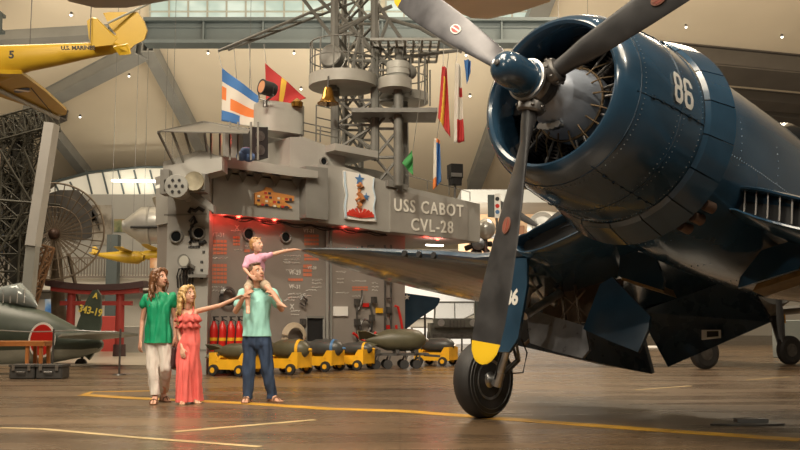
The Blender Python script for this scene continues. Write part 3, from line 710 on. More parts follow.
# gun director pair on the wing: drum with holes, tan dish
bm = B(); c = ep(176, 186, .95); lathe(bm, [(-.5, .19), (-.02, .22), (.0, .21), (.01, .0)], c, YN, 28); gd = fin('director_drum', bm, mat('drum_grey', (.30, .30, .28), .5, 0, .1, 5), isl)
for k in range(6): a = k*pi/3; bm = B(); disc(bm, c+V((cos(a)*.12, -.012, sin(a)*.12)), YN, .028, .01, 12); fin('drum_hole', bm, BLACK, gd)
bm = B(); disc(bm, c+V((0, -.012, 0)), YN, .03, .01, 12); fin('drum_hole', bm, BLACK, gd)
bm = B(); c = ep(194, 181, .9); lathe(bm, [(-.4, .16), (-.02, .18), (.01, .175), (.0, .15), (.015, 0)], c, YN, 28); fin('director_dish', bm, mat('dish_tan', (.30, .27, .19), .6, 0, .2, 8), isl)
bm = B(); box(bm, ep(187, 187, .6), (.75, .4, .22)); box(bm, ep(167, 183, .6), (.16, .4, .45)); box(bm, ep(203, 183, .65), (.14, .35, .3)); bar(bm, ep(188, 190, .5), ep(188, 200, .3), .1); fin('director_mount', bm, SHIPD, isl, 0)
# windscreen: slanted glazed frame and roof edge
CLEAR = mat('screen_glass', (.6, .6, .55), .15, 0, alpha=.22)
FRM = mat('screen_frame', (.16, .15, .13), .5)
bm = B(); top = [ep(158, 132, 1.0), ep(203, 122, .3), ep(247, 129, .3)]; bot = [ep(175, 166, .5), ep(208, 158, .4), ep(250, 158, .4)]
prism(bm, [ep(158, 132, 1.0), ep(203, 122, .2), ep(250, 130, .2), ep(248, 134, .9)], (0, 0, .02)); fin('screen_roof', bm, mat('screen_roof', (.10, .095, .085), .35, 0, alpha=1), isl, 0)
bm = B(); prism(bm, [top[0], bot[0], bot[1], top[1]], (0, .02, 0)); fin('windscreen', bm, CLEAR, isl, 0)
bm = B()
for t in (0, .28, .55, 1): bar(bm, top[0].lerp(top[1], t), bot[0].lerp(bot[1], t), .035)
bar(bm, top[0], top[1], .04); bar(bm, top[1], top[2], .04); bar(bm, bot[0], bot[1], .05)
for x in (211, 220, 230, 238, 251, 258): bar(bm, ep(x, 122 if x > 225 else 128, .5), ep(x, 160, .5), .035)
a = top[0].lerp(top[1], .08); b = bot[0].lerp(bot[1], .08)
fin('screen_frame', bm, FRM, isl, 0)
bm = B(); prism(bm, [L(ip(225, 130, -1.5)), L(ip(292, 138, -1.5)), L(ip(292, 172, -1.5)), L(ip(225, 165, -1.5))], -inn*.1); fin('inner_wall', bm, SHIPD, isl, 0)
# black loudspeaker box and searchlight tub
bm = B(); prism(bm, [L(ip(252, 127, .1)), L(ip(268, 127, .1)), L(ip(268, 158, .1)), L(ip(252, 158, .1))], -inn*.4); lb = fin('speaker_box', bm, BLACK, isl, 0)
for y in (136, 150):
    bm = B(); disc(bm, L(ip(260, y, .105)), inn, .11, .015, 18); fin('speaker_cone', bm, STEELD, lb)
bm = B(); cc = L(ip(279, 118, -.3)); w = .52; hh = .27
rr = lambda z: [cc+idr*(w*(abs(cos(a))**.45)*(1 if cos(a) > 0 else -1))+inn*(w*.7*(abs(sin(a))**.6)*(1 if sin(a) > 0 else -1))+V((0, 0, z)) for a in [2*pi*i/32 for i in range(32)]]
loft(bm, [rr(-hh-.1), rr(hh)]); fin('searchlight_tub', bm, mat('tub_grey', (.33, .33, .30), .5, 0, .06, 3), isl, 50)
# deck railings
def railing(pts, nb, h, r=.018, name='railing'):
    bm = B()
    for a, b in zip(pts, pts[1:]):
        n = max(1, int((b-a).length/.5))
        for i in range(n+1): p = a.lerp(b, i/n); cyl(bm, p, p+UP*h, r, r, 6)
        for k in range(1, nb+1): cyl(bm, a+UP*h*k/nb, b+UP*h*k/nb, r*.8, r*.8, 6)
    return fin(name, bm, MAST, isl)
railing([L(ip(300, 138, .0)), L(ip(340, 146, 0))], 2, .35)
railing([L(ip(316, 142, -.6)), L(ip(336, 146, -.6))], 3, .85)
railing([L(ip(405, 184, .2)), L(ip(470, 201, .2))], 1, .22, .012)
# lettered sign plate
islp('sign_plate', [(390.5, 188), (468, 208), (468, 240), (390.5, 231.5)], .44, .04, mat('sign_grey', (.30, .285, .26), .5, 0, .08, 3), label='grey plate lettered USS CABOT CVL-28')
LET = mat('letter_cream', (.78, .76, .70), .5)
def ilabel(s, px, py, h, off, name, m=LET, sq=1.0, bold=0.0, sp=1.0, slope=0, label=None, parent=None, align='CENTER'):
    x = (idr+UP*slope).normalized()
    return text_obj(name, s, h, m, parent or isl, basis(L(ip(px, py, off)), x, UP), .006, squeeze=sq, bold=bold, spacing=sp, label=label, align=align)
ilabel('USS CABOT', 429.5, 208.5, .40, .455, 'lettering', sq=.86, bold=.006, sp=1.18, label='cream letters USS CABOT')
ilabel('CVL-28', 432.5, 226.5, .40, .455, 'lettering', sq=.88, bold=.006, sp=1.18, label='cream letters CVL-28')
# emblem board
bm = B(); pl = [(344, 170.5), (352, 171.8), (360, 173.5), (368, 175), (374.5, 177.5), (373.5, 188), (376, 198), (374, 208), (376.5, 221.5), (360, 220.5), (345.5, 218.5), (344.5, 205), (346.5, 195), (344, 183)]
prism(bm, [L(ip(x, y, .47)) for x, y in pl], -inn*.05); em = fin('emblem_board', bm, mat('board_white', (.80, .78, .74), .5), isl, 0, label='white painted board with red brown and blue emblem')
EBL = mat('emblem_blue', (.08, .2, .42), .5); EBR = mat('emblem_brown', (.50, .20, .07), .5); ERD = mat('emblem_red', (.65, .05, .03), .5); EPB = mat('emblem_pale_blue', (.42, .52, .6), .5)
bm = B(); tube(bm, [L(ip(x, y, .475)) for x, y in [(344.6, 171.5), (345, 183), (347, 195), (345, 205), (346, 218)]], .03, 5); fin('emblem_border', bm, EPB, em); bm = B(); tube(bm, [L(ip(x, y, .475)) for x, y in [(374, 178), (373, 188), (375.4, 198), (373.6, 208), (375.6, 220)]], .02, 5); fin('emblem_border', bm, EPB, em)
def istar(px, py, r):
    bm = B(); c = L(ip(px, py, .48)); prism(bm, [c+idr*(sin(pi*i/5)*(r if i % 2 == 0 else r*.42))+UP*(cos(pi*i/5)*(r if i % 2 == 0 else r*.42)) for i in range(10)], inn*.012); fin('emblem_star', bm, EBL, em, 0)
istar(359.5, 179.5, .13); istar(366, 197, .10)
bm = B(); tube(bm, [L(ip(x, y, .48)) for x, y in [(357, 186), (360, 184), (362, 187), (359, 190), (358, 193), (361, 196), (363, 200), (360, 204), (358, 206), (361, 209)]], [.03, .05, .06, .055, .05, .06, .075, .07, .05, .03], 8); tube(bm, [L(ip(x, y, .48)) for x, y in [(360, 197), (356, 200), (358, 204)]], .03, 6); fin('emblem_figure', bm, EBR, em)
for i in range(9):
    a = radians(-80+20*i); bm = B(); c = L(ip(360.5, 216, .48)); d = idr*sin(a)*.36+UP*cos(a)*.17; s = (idr*cos(a)-UP*sin(a))*.035
    prism(bm, [c-s*.4-UP*.03, c+s*.4-UP*.03, c+d+s, c+d-s], inn*.012); fin('emblem_ray', bm, ERD, em, 0)
# service ribbons board
RIBC = [mat('ribbon_orange', (.62, .26, .07), .5), mat('ribbon_red', (.5, .04, .03), .5), mat('ribbon_white', (.75, .7, .6), .5), mat('ribbon_dark', (.05, .05, .08), .5), mat('ribbon_gold', (.65, .4, .08), .5)]
bm = B(); prism(bm, [L(ip(x, y, .40)) for x, y in [(255, 193), (264, 190), (266, 187), (271, 188), (274, 192), (294, 196), (294, 201), (284, 201), (292, 207), (255, 204)]], -inn*.04); rb = fin('ribbon_board', bm, RIBC[0], isl, 0, label='orange ribbon board')
for j, (y0, x0, x1) in enumerate([(191, 264, 270), (195, 257, 290), (199, 257, 285), (203, 257, 290)]):
    for i, x in enumerate(range(x0, x1, 4)):
        bm = B(); yy = y0+(x-256)*.10; a, b = L(ip(x, yy, .405)), L(ip(x+3.2, yy+2.4, .405)); box(bm, (a+b)/2, (.06, .012, abs(a.z-b.z)), Matrix((idr, inn, UP)).transposed()); fin('ribbon', bm, RIBC[(i*2+j+1) % 5], rb, 0)
# red soffit lamps with their light
REDL = mat('red_lamp', (1, .05, .03), .3, emis=(1, .04, .02), estr=25)
for k, (x, y) in enumerate([(238.5, 216), (274.5, 219), (356.5, 226), (437.5, 238.5)]):
    off = .2; c = ip(x, y-.5, off); bm = B(); sph(bm, L(c), .05, 2, 1); cyl(bm, L(c)+UP*.03, L(c)+UP*.09, .04, .04, 10, 0)
    fin('soffit_lamp', bm, [SHIPD, REDL], isl, label='glowing red lamp')
    for dx in (0, -.35):
        l = bpy.data.lights.new('red_glow', 'POINT'); l.energy = 4; l.color = (1, .06, .04); l.shadow_soft_size = .05; o = bpy.data.objects.new('red_glow', l); COL.objects.link(o); o.location = c-UP*.07+inn*.03+idr*dx
bm = B(); cyl(bm, L(ip(426, 245, .1)), L(ip(443, 245.5, .1)), .018, .018, 8); fin('tube_lamp', bm, mat('tube_glow', (1, 1, 1)), isl)
# cables slung under the soffit
bm = B(); pts = []
for i in range(40):
    x = 222+i*4.2; pts.append(L(ip(x, 215+(x-222)*.11+1.6*abs(sin(i*.45)), .2)))
tube(bm, pts, .02, 5); tube(bm, [p+V((.03, 0, -.04+.02*sin(i))) for i, p in enumerate(pts)], .014, 5); fin('soffit_cable', bm, BLACK, isl)
# scoreboards painted on the bulkhead
SAL = mat('paint_salmon', (.62, .19, .10), .55); PWH = mat('paint_white', (.62, .60, .56), .55)
def grid(x0, y0, x1, y1, nx, ny, off=.006):
    bm = B()
    for i in range(nx):
        for j in range(ny):
            a = L(ip(x0+(x1-x0)*(i+.08)/nx, y0+(y1-y0)*(j+.12)/ny, off)); b = L(ip(x0+(x1-x0)*(i+.9)/nx, y0+(y1-y0)*(j+.85)/ny, off))
            prism(bm, [V((a.x, a.y, a.z)), V((b.x, b.y, a.z)), V((b.x, b.y, b.z)), V((a.x, a.y, b.z))], inn*.003)
    return fin('score_marks', bm, SAL, bw, 0, label='salmon rows of painted score marks')
for g in [(209.5, 239.5, 227, 255, 5, 4), (209.5, 263.5, 227, 284, 5, 5), (233, 236, 240, 246, 3, 3), (304, 234, 319, 246, 5, 3), (304, 250, 319, 261, 5, 3), (288, 278, 303, 281.5, 6, 1), (303, 264, 312, 277, 3, 3), (352, 286, 368, 291, 6, 2), (244, 249, 250, 253, 2, 1)]: grid(*g)
def squig(x, y, w, n=1):
    bm = B(); rnd = random.Random(int(x*7+y))
    for k in range(n):
        yy = y+k*3.6; xx = x
        while xx < x+w:
            l = rnd.uniform(1.0, 3.0); tube(bm, [L(ip(xx+l*i/4, yy+rnd.uniform(-.8, .8), .006)) for i in range(5)], .008, 4); xx += l+.6
    return fin('painted_script', bm, PWH, bw)
for s in [(210, 258, 17, 1), (212, 287, 14, 2), (231, 231, 8, 1), (234, 250, 6, 1), (284, 256, 16, 3), (286, 270, 14, 1), (288, 294, 16, 2), (245, 246, 8, 1), (312, 280, 8, 3), (306, 290, 10, 1), (282, 249, 6, 1), (336, 272, 8, 1), (337, 279, 6, 2), (336, 293, 12, 1), (352, 281, 12, 1), (372, 283, 6, 3), (283, 262, 7, 1), (284, 300, 9, 1), (291, 311, 8, 2), (300, 296, 10, 1), (344, 268, 5, 1), (352, 296, 8, 1)]: squig(*s)
for s, x, y, h in [('VT-31', 218, 235, .12), ('VT-31', 309, 231, .11), ('VF-29', 295, 273, .12), ('VF-31', 295, 287, .12), ('VT-28', 312, 268, .09), ('X', 237, 228, .15), ('X', 292, 307, .16)]:
    ilabel(s, x, y, h, .006, 'painted_text', PWH, .9, .002, 1.1, parent=bw)
# small fittings on the bulkhead
islp('door_panel', [(307, 318), (323, 318), (323, 341.5), (307, 341.5)], .05, .05, BLACK)
bm = B(); a, b, c, d = [L(ip(x, y, .07)) for x, y in [(306, 317), (324, 317), (324, 342.5), (306, 342.5)]]
for p, q in [(a, b), (b, c), (c, d), (d, a)]: bar(bm, p, q, .05)
fin('door_frame', bm, SHIPD, isl, 0)
islp('notice_board', [(334, 306.5), (348, 306.5), (348, 316), (334, 316)], .04, .04, WHITE, label='white notice board')
bm = B(); bar(bm, L(ip(327.5, 222, .04)), L(ip(327.5, 367, .04)), .14, .06); bar(bm, L(ip(331, 223, .02)), L(ip(331, 367, .02)), .04, .05); fin('corner_post', bm, SHIPD, isl, 0)
bm = B()
for pts in [[(357, 300), (357, 345)], [(362, 290), (362, 300), (358, 310)], [(385, 245), (385, 342)], [(391, 245), (391, 342)], [(385, 262), (391, 262)], [(385, 280), (391, 280)], [(385, 298), (391, 298)], [(362, 246), (362, 252), (368, 252), (368, 246), (374, 246)], [(303, 320), (303, 332)], [(300, 300), (303, 296), (307, 300), (305, 306), (300, 303)], [(370, 303), (373, 318), (371, 334)]]:
    tube(bm, [L(ip(x, y, .08)) for x, y in pts], .025, 6); fin('wall_pipe', bm, STEELD, isl); bm = B()
for x, y in [(357, 302), (357, 322), (372, 318), (303, 322), (374, 300), (389, 310)]: box(bm, L(ip(x, y, .08)), (.10, .10, .14), Matrix((idr, inn, UP)).transposed()); fin('junction_box', bm, STEELD, isl, 0); bm = B()
bm.free()
bm = B(); tube(bm, [L(ip(x, y, .12)) for x, y in [(395, 306), (398, 307), (401, 320), (404, 342)]], .03, 6); tube(bm, [L(ip(x, y, .12)) for x, y in [(353, 333), (362, 340), (369, 343), (376, 332)]], .03, 6); tube(bm, [L(ip(x, y, .12)) for x, y in [(396, 325), (398, 335), (400, 345)]], .03, 6); fin('fire_pipe', bm, RED, isl, label='red fire main pipe')
islp('sign_red', [(363, 303), (369, 303), (369, 307), (363, 307)], .05, .02, RED); islp('sign_yellow', [(376, 308), (383, 308), (383, 313), (376, 313)], .05, .02, YEL); islp('sign_red', [(386, 325), (392, 325), (392, 329), (386, 329)], .05, .02, RED)
def coil(c, ax, r, n, m, name='hose_coil', rt=.022):
    bm = B()
    for k in range(n):
        rr = r*(1-.09*k); F = frame(ax); tube(bm, [V(c)+V(ax)*(.02*k)+F @ V((rr*cos(2*pi*i/24), rr*1.1*sin(2*pi*i/24), 0)) for i in range(24)], rt, 6, closed=True)
    return fin(name, bm, m, isl)
coil(L(ip(294, 338, .12)), inn, .28, 4, mat('hose_tan', (.42, .35, .25), .6)); coil(L(ip(213.5+14, 296, .1)), inn, .16, 3, STEELD); coil(L(ip(365, 326, .1)), inn, .14, 2, STEELD)
# fittings on the end bulkhead: round lamp, hoses, clips and markings
bm = B(); lathe(bm, [(-.15, .05), (0, .12), (.03, .13), (.02, .10)], ep(184, 261, .25), V((-.3, -.9, 0)).normalized(), 20, 0); bar(bm, ep(188, 264, .12), ep(194, 268, 0), .06); box(bm, ep(198, 276, .08), (.35, .15, .06)); fl = fin('bulkhead_lamp', bm, SHIPD, isl)
bm = B(); disc(bm, ep(184, 261, .285), V((-.3, -.9, 0)).normalized(), .10, .01, 16); fin('lamp_glass', bm, mat('lamp_lens', (.5, .5, .45), .1), fl)
for k, x in enumerate((178, 181, 184, 187)):
    bm = B(); tube(bm, [ep(x, 288, .05), ep(x-1, 276, .07), ep(x+1, 269, .09), ep(x+5, 268, .09), ep(x+6, 276, .08), ep(x+5, 290, .05)], .014, 6); fin('hanging_cable', bm, BLACK, isl)
bm = B()
for pts in [[(189, 213), (191, 209), (195, 211), (199, 208), (204, 211)], [(190, 222), (194, 217), (196, 222), (192, 226), (190, 231), (192, 238), (190, 243)], [(199, 243), (203, 243), (206, 241)]]: tube(bm, [ep(x, y, .015) for x, y in pts], .04, 6); fin('black_marking', bm, BLACK, endw); bm = B()
for x, y, w in [(193, 241, 10), (191, 247, 12), (203, 262, 3), (203, 270, 3), (203, 278, 3), (205, 252, 3)]:
    for i in range(max(2, int(w/1.5))): box(bm, ep(x-2+i*1.5, y, .01), (.02, .01, .05))
    fin('black_marking', bm, BLACK, endw); bm = B()
bm.free()
# ================================================================== MAST
ms = empty('lattice_mast', inv(370, 175, 20.6), 'tall grey lattice mast with round platforms rising from the island roof', 'mast')
mo = ms.location.copy()
def mp(px, py, Y=20.6): return inv(px, py, Y)-mo
def mlegs(name, segs, r, n=8):
    for s in segs:
        bm = B(); cyl(bm, s[0], s[1], r, r, n); fin(name, bm, MAST, ms)
zb = 178
mlegs('mast_leg', [(mp(335, 152), mp(335, -60)), (mp(375, 160), mp(375, -60)), (mp(399, 192), mp(399, 40)), (mp(405, 193, 21.2), mp(403, 40, 21.2))], .10)
mlegs('mast_leg', [(mp(361, 178, 22.2), mp(361, -60, 22.2)), (mp(345, 178, 22.2), mp(344, -60, 22.2))], .07)
def lattice(ax, bx, y0, y1, n, Ya, Yb, r=.035):
    bm = B()
    for k in range(n):
        ya = y0+(y1-y0)*k/n; yb = y0+(y1-y0)*(k+1)/n
        cyl(bm, mp(ax, ya, Ya), mp(bx, yb, Yb), r, r, 5); cyl(bm, mp(bx, ya, Yb), mp(ax, yb, Ya), r, r, 5); cyl(bm, mp(ax, yb, Ya), mp(bx, yb, Yb), r, r, 5)
    fin('lattice_brace', bm, MAST, ms)
lattice(335, 375, 150, 100, 2, 20.6, 20.6); lattice(345, 361, 172, 88, 4, 22.2, 22.2); lattice(361, 375, 160, 100, 3, 22.2, 20.6); lattice(375, 399, 186, 100, 3, 20.6, 20.6); lattice(345, 375, 88, -40, 4, 22.2, 20.6); lattice(335, 361, 70, -40, 3, 20.6, 22.2); lattice(361, 405, 80, 40, 1, 22.2, 21.2); lattice(335, 345, 160, 30, 4, 20.6, 22.2, .025); lattice(375, 399, 100, 40, 2, 20.6, 20.6)
def platform(px, py, rx, th, Y, rail=0, name='mast_platform', a0=0, a1=360, ry=None):
    c = mp(px, py, Y); s = F_PX/Y; r = rx/s; bm = B()
    loft(bm, [ringpts(c, UP, r, 40), ringpts(c+UP*th, UP, r, 40), ringpts(c+UP*th, UP, r-.05, 40), ringpts(c+UP*.1, UP, r-.06, 40), ringpts(c+UP*.1, UP, .01, 40)], True)
    p = fin(name, bm, mat('platform_grey', (.30, .29, .26), .5, 0, .1, 3), ms)
    if rail:
        bm = B(); R = r-.03
        for k in range(14):
            a = 2*pi*k/14; q = c+V((R*cos(a), R*sin(a), th)); cyl(bm, q, q+UP*rail, .018, .018, 5)
        for h in (.5, 1): tube(bm, [c+V((R*cos(2*pi*i/40), R*sin(2*pi*i/40), th+rail*h)) for i in range(40)], .016, 5, closed=True)
        fin('platform_rail', bm, MAST, p)
    return c, r
platform(343, 88, 35, .26, 20.6, .75); platform(395, 90, 17, .25, 20.3, 0); platform(404, 103, 25, .2, 21.3, .8)
bm = B(); za = mp(400, 112, 20).z; prism(bm, [V((mp(352, 0, 20).x, -.6, za)), V((mp(437, 0, 20).x, -.6, za)), V((mp(437, 0, 20).x, .5, za)), V((mp(352, 0, 20).x, .5, za))], (0, 0, .10)); fin('catwalk', bm, MAST, ms, 0)
bm = B(); za = mp(400, 46, 20.5).z; xa, xb = mp(372, 0).x, mp(438, 0).x
for i in range(9): t = i/8; bar(bm, (xa+(xb-xa)*t, -.6, za), (xa+(xb-xa)*t, 1.2, za), .05, .05)
for i in range(5): t = i/4; bar(bm, (xa, -.6+1.8*t, za), (xb, -.6+1.8*t, za), .05, .06)
fin('top_platform', bm, mat('grating', (.25, .25, .23), .6), ms, 0)
bm = B()
for a, b in [((336, 30), (392, 6)), ((336, 34), (372, 14)), ((372, 14), (420, 28)), ((420, 28), (462, 52)), ((300, -5), (335, 40)), ((335, 10), (392, 70)), ((345, 60), (392, 62)), ((360, 30), (350, 85)), ((365, 85), (388, 20)), ((398, 58), (460, 50)), ((375, 0), (402, 40)), ((300, -20), (340, 20))]:
    cyl(bm, mp(*a), mp(*b), .045, .045, 6)
fin('mast_brace', bm, MAST, ms)
bm = B(); cyl(bm, mp(218, 51), mp(352, -5), .035, .035, 6); cyl(bm, mp(228, 50), mp(355, 2, 21.2), .03, .03, 6)
for k in range(6): t = k/6; cyl(bm, mp(218, 51).lerp(mp(352, -5), t), mp(228, 50).lerp(mp(355, 2, 21.2), t+.08), .02, .02, 5)
fin('yardarm', bm, MAST, ms)
# devices on the platforms
bm = B(); c = mp(333, 58, 20.4); lathe(bm, [(-.28, .14), (-.22, .25), (0, .27), (.16, .27), (.18, .24), (.14, 0)], c, V((-.35, -.9, .1)).normalized(), 24); 
lathe(bm, [(0, .1), (.5, .08)], c-UP*.75, UP, 12); bar(bm, c+V((.28, 0, 0)), c+V((.1, 0, -.5)), .05); bar(bm, c+V((-.28, 0, 0)), c+V((-.1, 0, -.5)), .05)
fin('signal_lamp', bm, mat('lamp_grey', (.17, .165, .15), .4, .3), ms)
bm = B(); c = mp(341, 62, 20.9); lathe(bm, [(0, .2), (.35, .22), (.45, .12), (.46, 0)], c-UP*.5, UP, 20); fin('signal_lamp', bm, MAST, ms)
bm = B(); c = mp(398, 76, 20.3); lathe(bm, [(-.10, .2), (0, .24), (.02, .26), (.30, .26), (.31, .24), (.27, .22), (.27, 0)], c, UP, 28); tube(bm, [c+V((.262*cos(2*pi*i/28), .262*sin(2*pi*i/28), .15)) for i in range(28)], .012, 5, closed=True); fin('director_tub', bm, mat('drum_light', (.36, .36, .33), .5, .1), ms, 20)
bm = B(); cyl(bm, mp(398, 186, 20.3), mp(398, 88, 20.3), .1, .1, 12); fin('mast_leg', bm, MAST, ms)
bm = B()
for k, (a, b) in enumerate([((419, 40), (419, 90)), ((411, 50), (411, 95)), ((425, 55), (425, 104)), ((430, 70), (430, 106))]): cyl(bm, mp(*a), mp(*b), .022, .022, 6)
sph(bm, mp(411, 72), (.14, .14, .17), 2); fin('aerial', bm, MAST, ms)
# bell and searchlights as their own things
BR = mat('polished_brass', (.42, .22, .045), .22, .9)
bm = B(); c = inv(328, 104, 19.8); lathe(bm, [(0, .235), (.02, .235), (.05, .19), (.14, .14), (.28, .11), (.36, .08), (.38, 0)], c, UP, 28); bl = fin('ship_bell', bm, BR); tag(bl, 'brass ship bell hanging under the round mast platform', 'bell')
bm = B(); cyl(bm, c+UP*.37, c+UP*.62, .02, .02, 8); fin('hanger', bm, STEELD, bl); bm = B(); cyl(bm, c-UP*.04, c+UP*.3, .015, .015, 6); sph(bm, c-UP*.04, .04); fin('clapper', bm, STEELD, bl)
def set_origin(o, c):
    c = V(c); o.data.transform(Matrix.Translation(-c)); o.location = c
sl = empty('searchlight', inv(265, 106, 18.9), 'black drum searchlight with an orange lens on top of the light grey tub', 'searchlight'); so = sl.location.copy(); c = inv(264, 88, 18.9)-so; ax = V((-.75, -.62, .1)).normalized()
bm = B(); lathe(bm, [(-.18, .04), (-.16, .13), (-.08, .155), (.12, .155), (.14, .165), (.17, .165), (.17, .14), (.15, .13)], c+V((.08, .05, 0)), ax, 24); fin('drum', bm, BLACK, sl)
bm = B(); disc(bm, c+V((.08, .05, 0))+ax*.155, ax, .13, .01, 20); fin('lens', bm, mat('lens_orange', (.45, .22, .12), .2, emis=(1, .4, .15), estr=.08), sl)
bm = B(); tube(bm, [c+V((-.14, .16, 0)), c+V((-.12, .12, -.2)), c+V((.05, 0, -.27)), c+V((.2, -.1, -.2)), c+V((.22, -.12, 0))], .02, 6); cyl(bm, V((0, 0, -.02)), c-UP*.27+V((.03, 0, 0)), .05, .04, 12); fin('yoke', bm, STEELD, sl)
fl = empty('floodlight', ip(455, 197, .2), 'black square floodlight on a short post at the right end of the island roof', 'floodlight'); fo2 = fl.location.copy(); c = ip(455, 175, .2)-fo2
bm = B(); box(bm, c+UP*.08, (.30, .3, .34), Matrix.Rotation(.3, 3, 'Z')); box(bm, c-UP*.16, (.24, .26, .16), Matrix.Rotation(.3, 3, 'Z')); fin('housing', bm, BLACK, fl, 0)
bm = B(); box(bm, c+V((0.03, -.16, -.02)), (.27, .02, .09), Matrix.Rotation(.3, 3, 'Z')); fin('lens', bm, SILVER, fl, 0)
bm = B(); tube(bm, [c+V((-.17, 0, 0)), c+V((-.15, 0, -.25)), c+V((.15, 0, -.25)), c+V((.17, 0, 0))], .018, 6); cyl(bm, (0, 0, -.06), c-UP*.25, .03, .03, 10); fin('bracket', bm, STEELD, fl)
bm = B(); c = ip(297, 107, .1); lathe(bm, [(0, .12), (.1, .13), (.16, .06), (.2, 0)], c, UP, 16); tag(fin('brass_lamp', bm, BR), 'small domed brass lamp on the right edge of the grey tub', 'lamp')
# gear heap on the bridge wing lit red
bm = B(); 
for k, (x, y) in enumerate([(242, 156), (246, 152), (249, 157)]): sph(bm, inv(x, y, 17.5), (.12, .1, .10), 2)
o = fin('signal_bunting', bm, [mat('bunting_blue', (.1, .18, .4), .7)]); tag(o, 'blue folded signal bunting heaped on the bridge wing beside the black loudspeaker', 'flag')
l = bpy.data.lights.new('red_glow', 'POINT'); l.energy = 14; l.color = (1, .08, .05); l.shadow_soft_size = .05; o = bpy.data.objects.new('red_glow', l); COL.objects.link(o); o.location = inv(247, 140, 17.9)
# ------------------------------------------------------------------ flags
FB = mat('flag_blue', (.04, .14, .36), .8); FW = mat('flag_white', (.55, .52, .46), .8); FO = mat('flag_orange', (.6, .17, .04), .8); FR = mat('flag_red', (.38, .025, .025), .8); FY = mat('flag_yellow', (.6, .36, .04), .8); FG = mat('flag_green', (.04, .22, .06), .8)
def flag(corners, Y, fn, ms_, label, nu=24, nv=24, wav=.06, name='signal_flag'):
    P = [inv(x, y, Y) for x, y in corners]; bm = B(); G = []
    for j in range(nv+1):
        row = []
        for i in range(nu+1):
            u, v = i/nu, j/nv; p = P[0].lerp(P[1], u).lerp(P[3].lerp(P[2], u), v); p = p+V((0, wav*sin(u*9+v*3)*(.3+u), 0)); row.append(bm.verts.new(p))
        G.append(row)
    for j in range(nv):
        for i in range(nu): bm.faces.new((G[j][i], G[j][i+1], G[j+1][i+1], G[j+1][i])).material_index = fn((i+.5)/nu, (j+.5)/nv)
    o = fin(name, bm, ms_); md = o.modifiers.new('s', 'SOLIDIFY'); md.thickness = .008; return tag(o, label, 'flag', 'signal flags')
flag([(222, 68), (259, 96), (257, 128), (221.5, 121)], 19.5, lambda u, v: 0 if v < .26 or (v > .8 and u < .5) else 2 if (.5 < v < .74 and u > .25) or (v > .35 and v < .6 and u < .12) else 1, [FB, FW, FO], 'blue white and orange striped flag hanging left of the searchlight')
flag([(265, 63), (306, 98), (296, 104), (266, 103)], 20.5, lambda u, v: 1 if .40 < u < .56 else 0, [FR, FY], 'red flag with a yellow band slanting behind the searchlight')
flag([(442, 66), (447, 68), (450, 138), (438, 118)], 19.8, lambda u, v: 1 if .38 < u+v*.3-.1 < .62 and v > .15 else 0, [FR, FY], 'long narrow red and yellow flag hanging left of the propeller')
flag([(455, 62), (461, 66), (464, 142), (454, 143)], 19.8, lambda u, v: 1 if (v > .72 and u > .3) or (.3 < v < .42 and u > .6) else 0, [FW, FR], 'long narrow white flag with red patches hanging beside the red and yellow one')
flag([(464, 60), (471, 60), (470, 74), (467, 84)], 19.8, lambda u, v: 0, [FB], 'small blue pennant hanging just below the upper left propeller blade')
flag([(412, 150), (413, 162), (413, 176), (402, 163)], 19.6, lambda u, v: 0, [FG], 'green triangular flag above the sign on the island roof')
flag([(434, 138), (440, 140), (441, 182), (433, 190)], 19.6, lambda u, v: 0 if (u > .4 and v > .1) else 1 if u < .4 and v < .8 else 2, [FB, FW, FO], 'narrow blue white and orange flag hanging beside the black floodlight')
# halyards
for k, (a, b) in enumerate([((218, 51), (222, 68)), ((234, 48), (240, 120)), ((249, 44), (253, 122)), ((264, 44), (266, 63)), ((444, 45), (443, 66)), ((458, 48), (456, 62)), ((449, 52), (437, 138)), ((468, 50), (468, 60)), ((425, 60), (413, 150))]):
    bm = B(); cyl(bm, mp(*a, 20.4), mp(*b, 19.8), .008, .008, 4); fin('halyard', bm, FRM, ms)
# ================================================================== DECKSIDE THINGS
# fire extinguishers
for i, px in enumerate([213, 221.5, 230, 238]):
    c = gnd(px, 373.2); e = empty('fire_extinguisher', (c.x, c.y, 0), ['leftmost of the four red fire extinguishers against the grey bulkhead', 'second from the left of the four red fire extinguishers', 'third from the left of the four red fire extinguishers', 'red fire extinguisher nearest the man, last of the row of four'][i], 'fire extinguisher', 'red fire extinguishers')
    if i == 0:
        bm = B(); lathe(bm, [(0, .07), (.02, .082), (.75, .082), (.84, .07), (.90, .035), (.94, .03)], V((0, 0, .06)), UP, 20); body = fin('body', bm, RED, e)
        bm = B(); lathe(bm, [(.56, .0835), (.62, .0835)], V((0, 0, .06)), UP, 20, cap=False); md = fin('band', bm, YEL, e)
        bm = B(); cyl(bm, (0, 0, .98), (0, 0, 1.07), .02, .02, 8); box(bm, (.03, 0, 1.08), (.12, .03, .02)); fin('valve', bm, BLACK, e)
        bm = B(); tube(bm, [(.02, -.03, 1.03), (.10, -.06, 1.0), (.11, -.07, .8), (.09, -.085, .5)], .013, 6); fin('hose', bm, BLACK, e)
        bm = B(); cyl(bm, (0, 0, 0), (0, 0, .07), .08, .08, 16); fin('foot', bm, BLACK, e); e0 = e
    else:
        for ch in [x for x in bpy.data.objects if x.parent == e0]: q = ch.copy(); COL.objects.link(q); q.parent = e
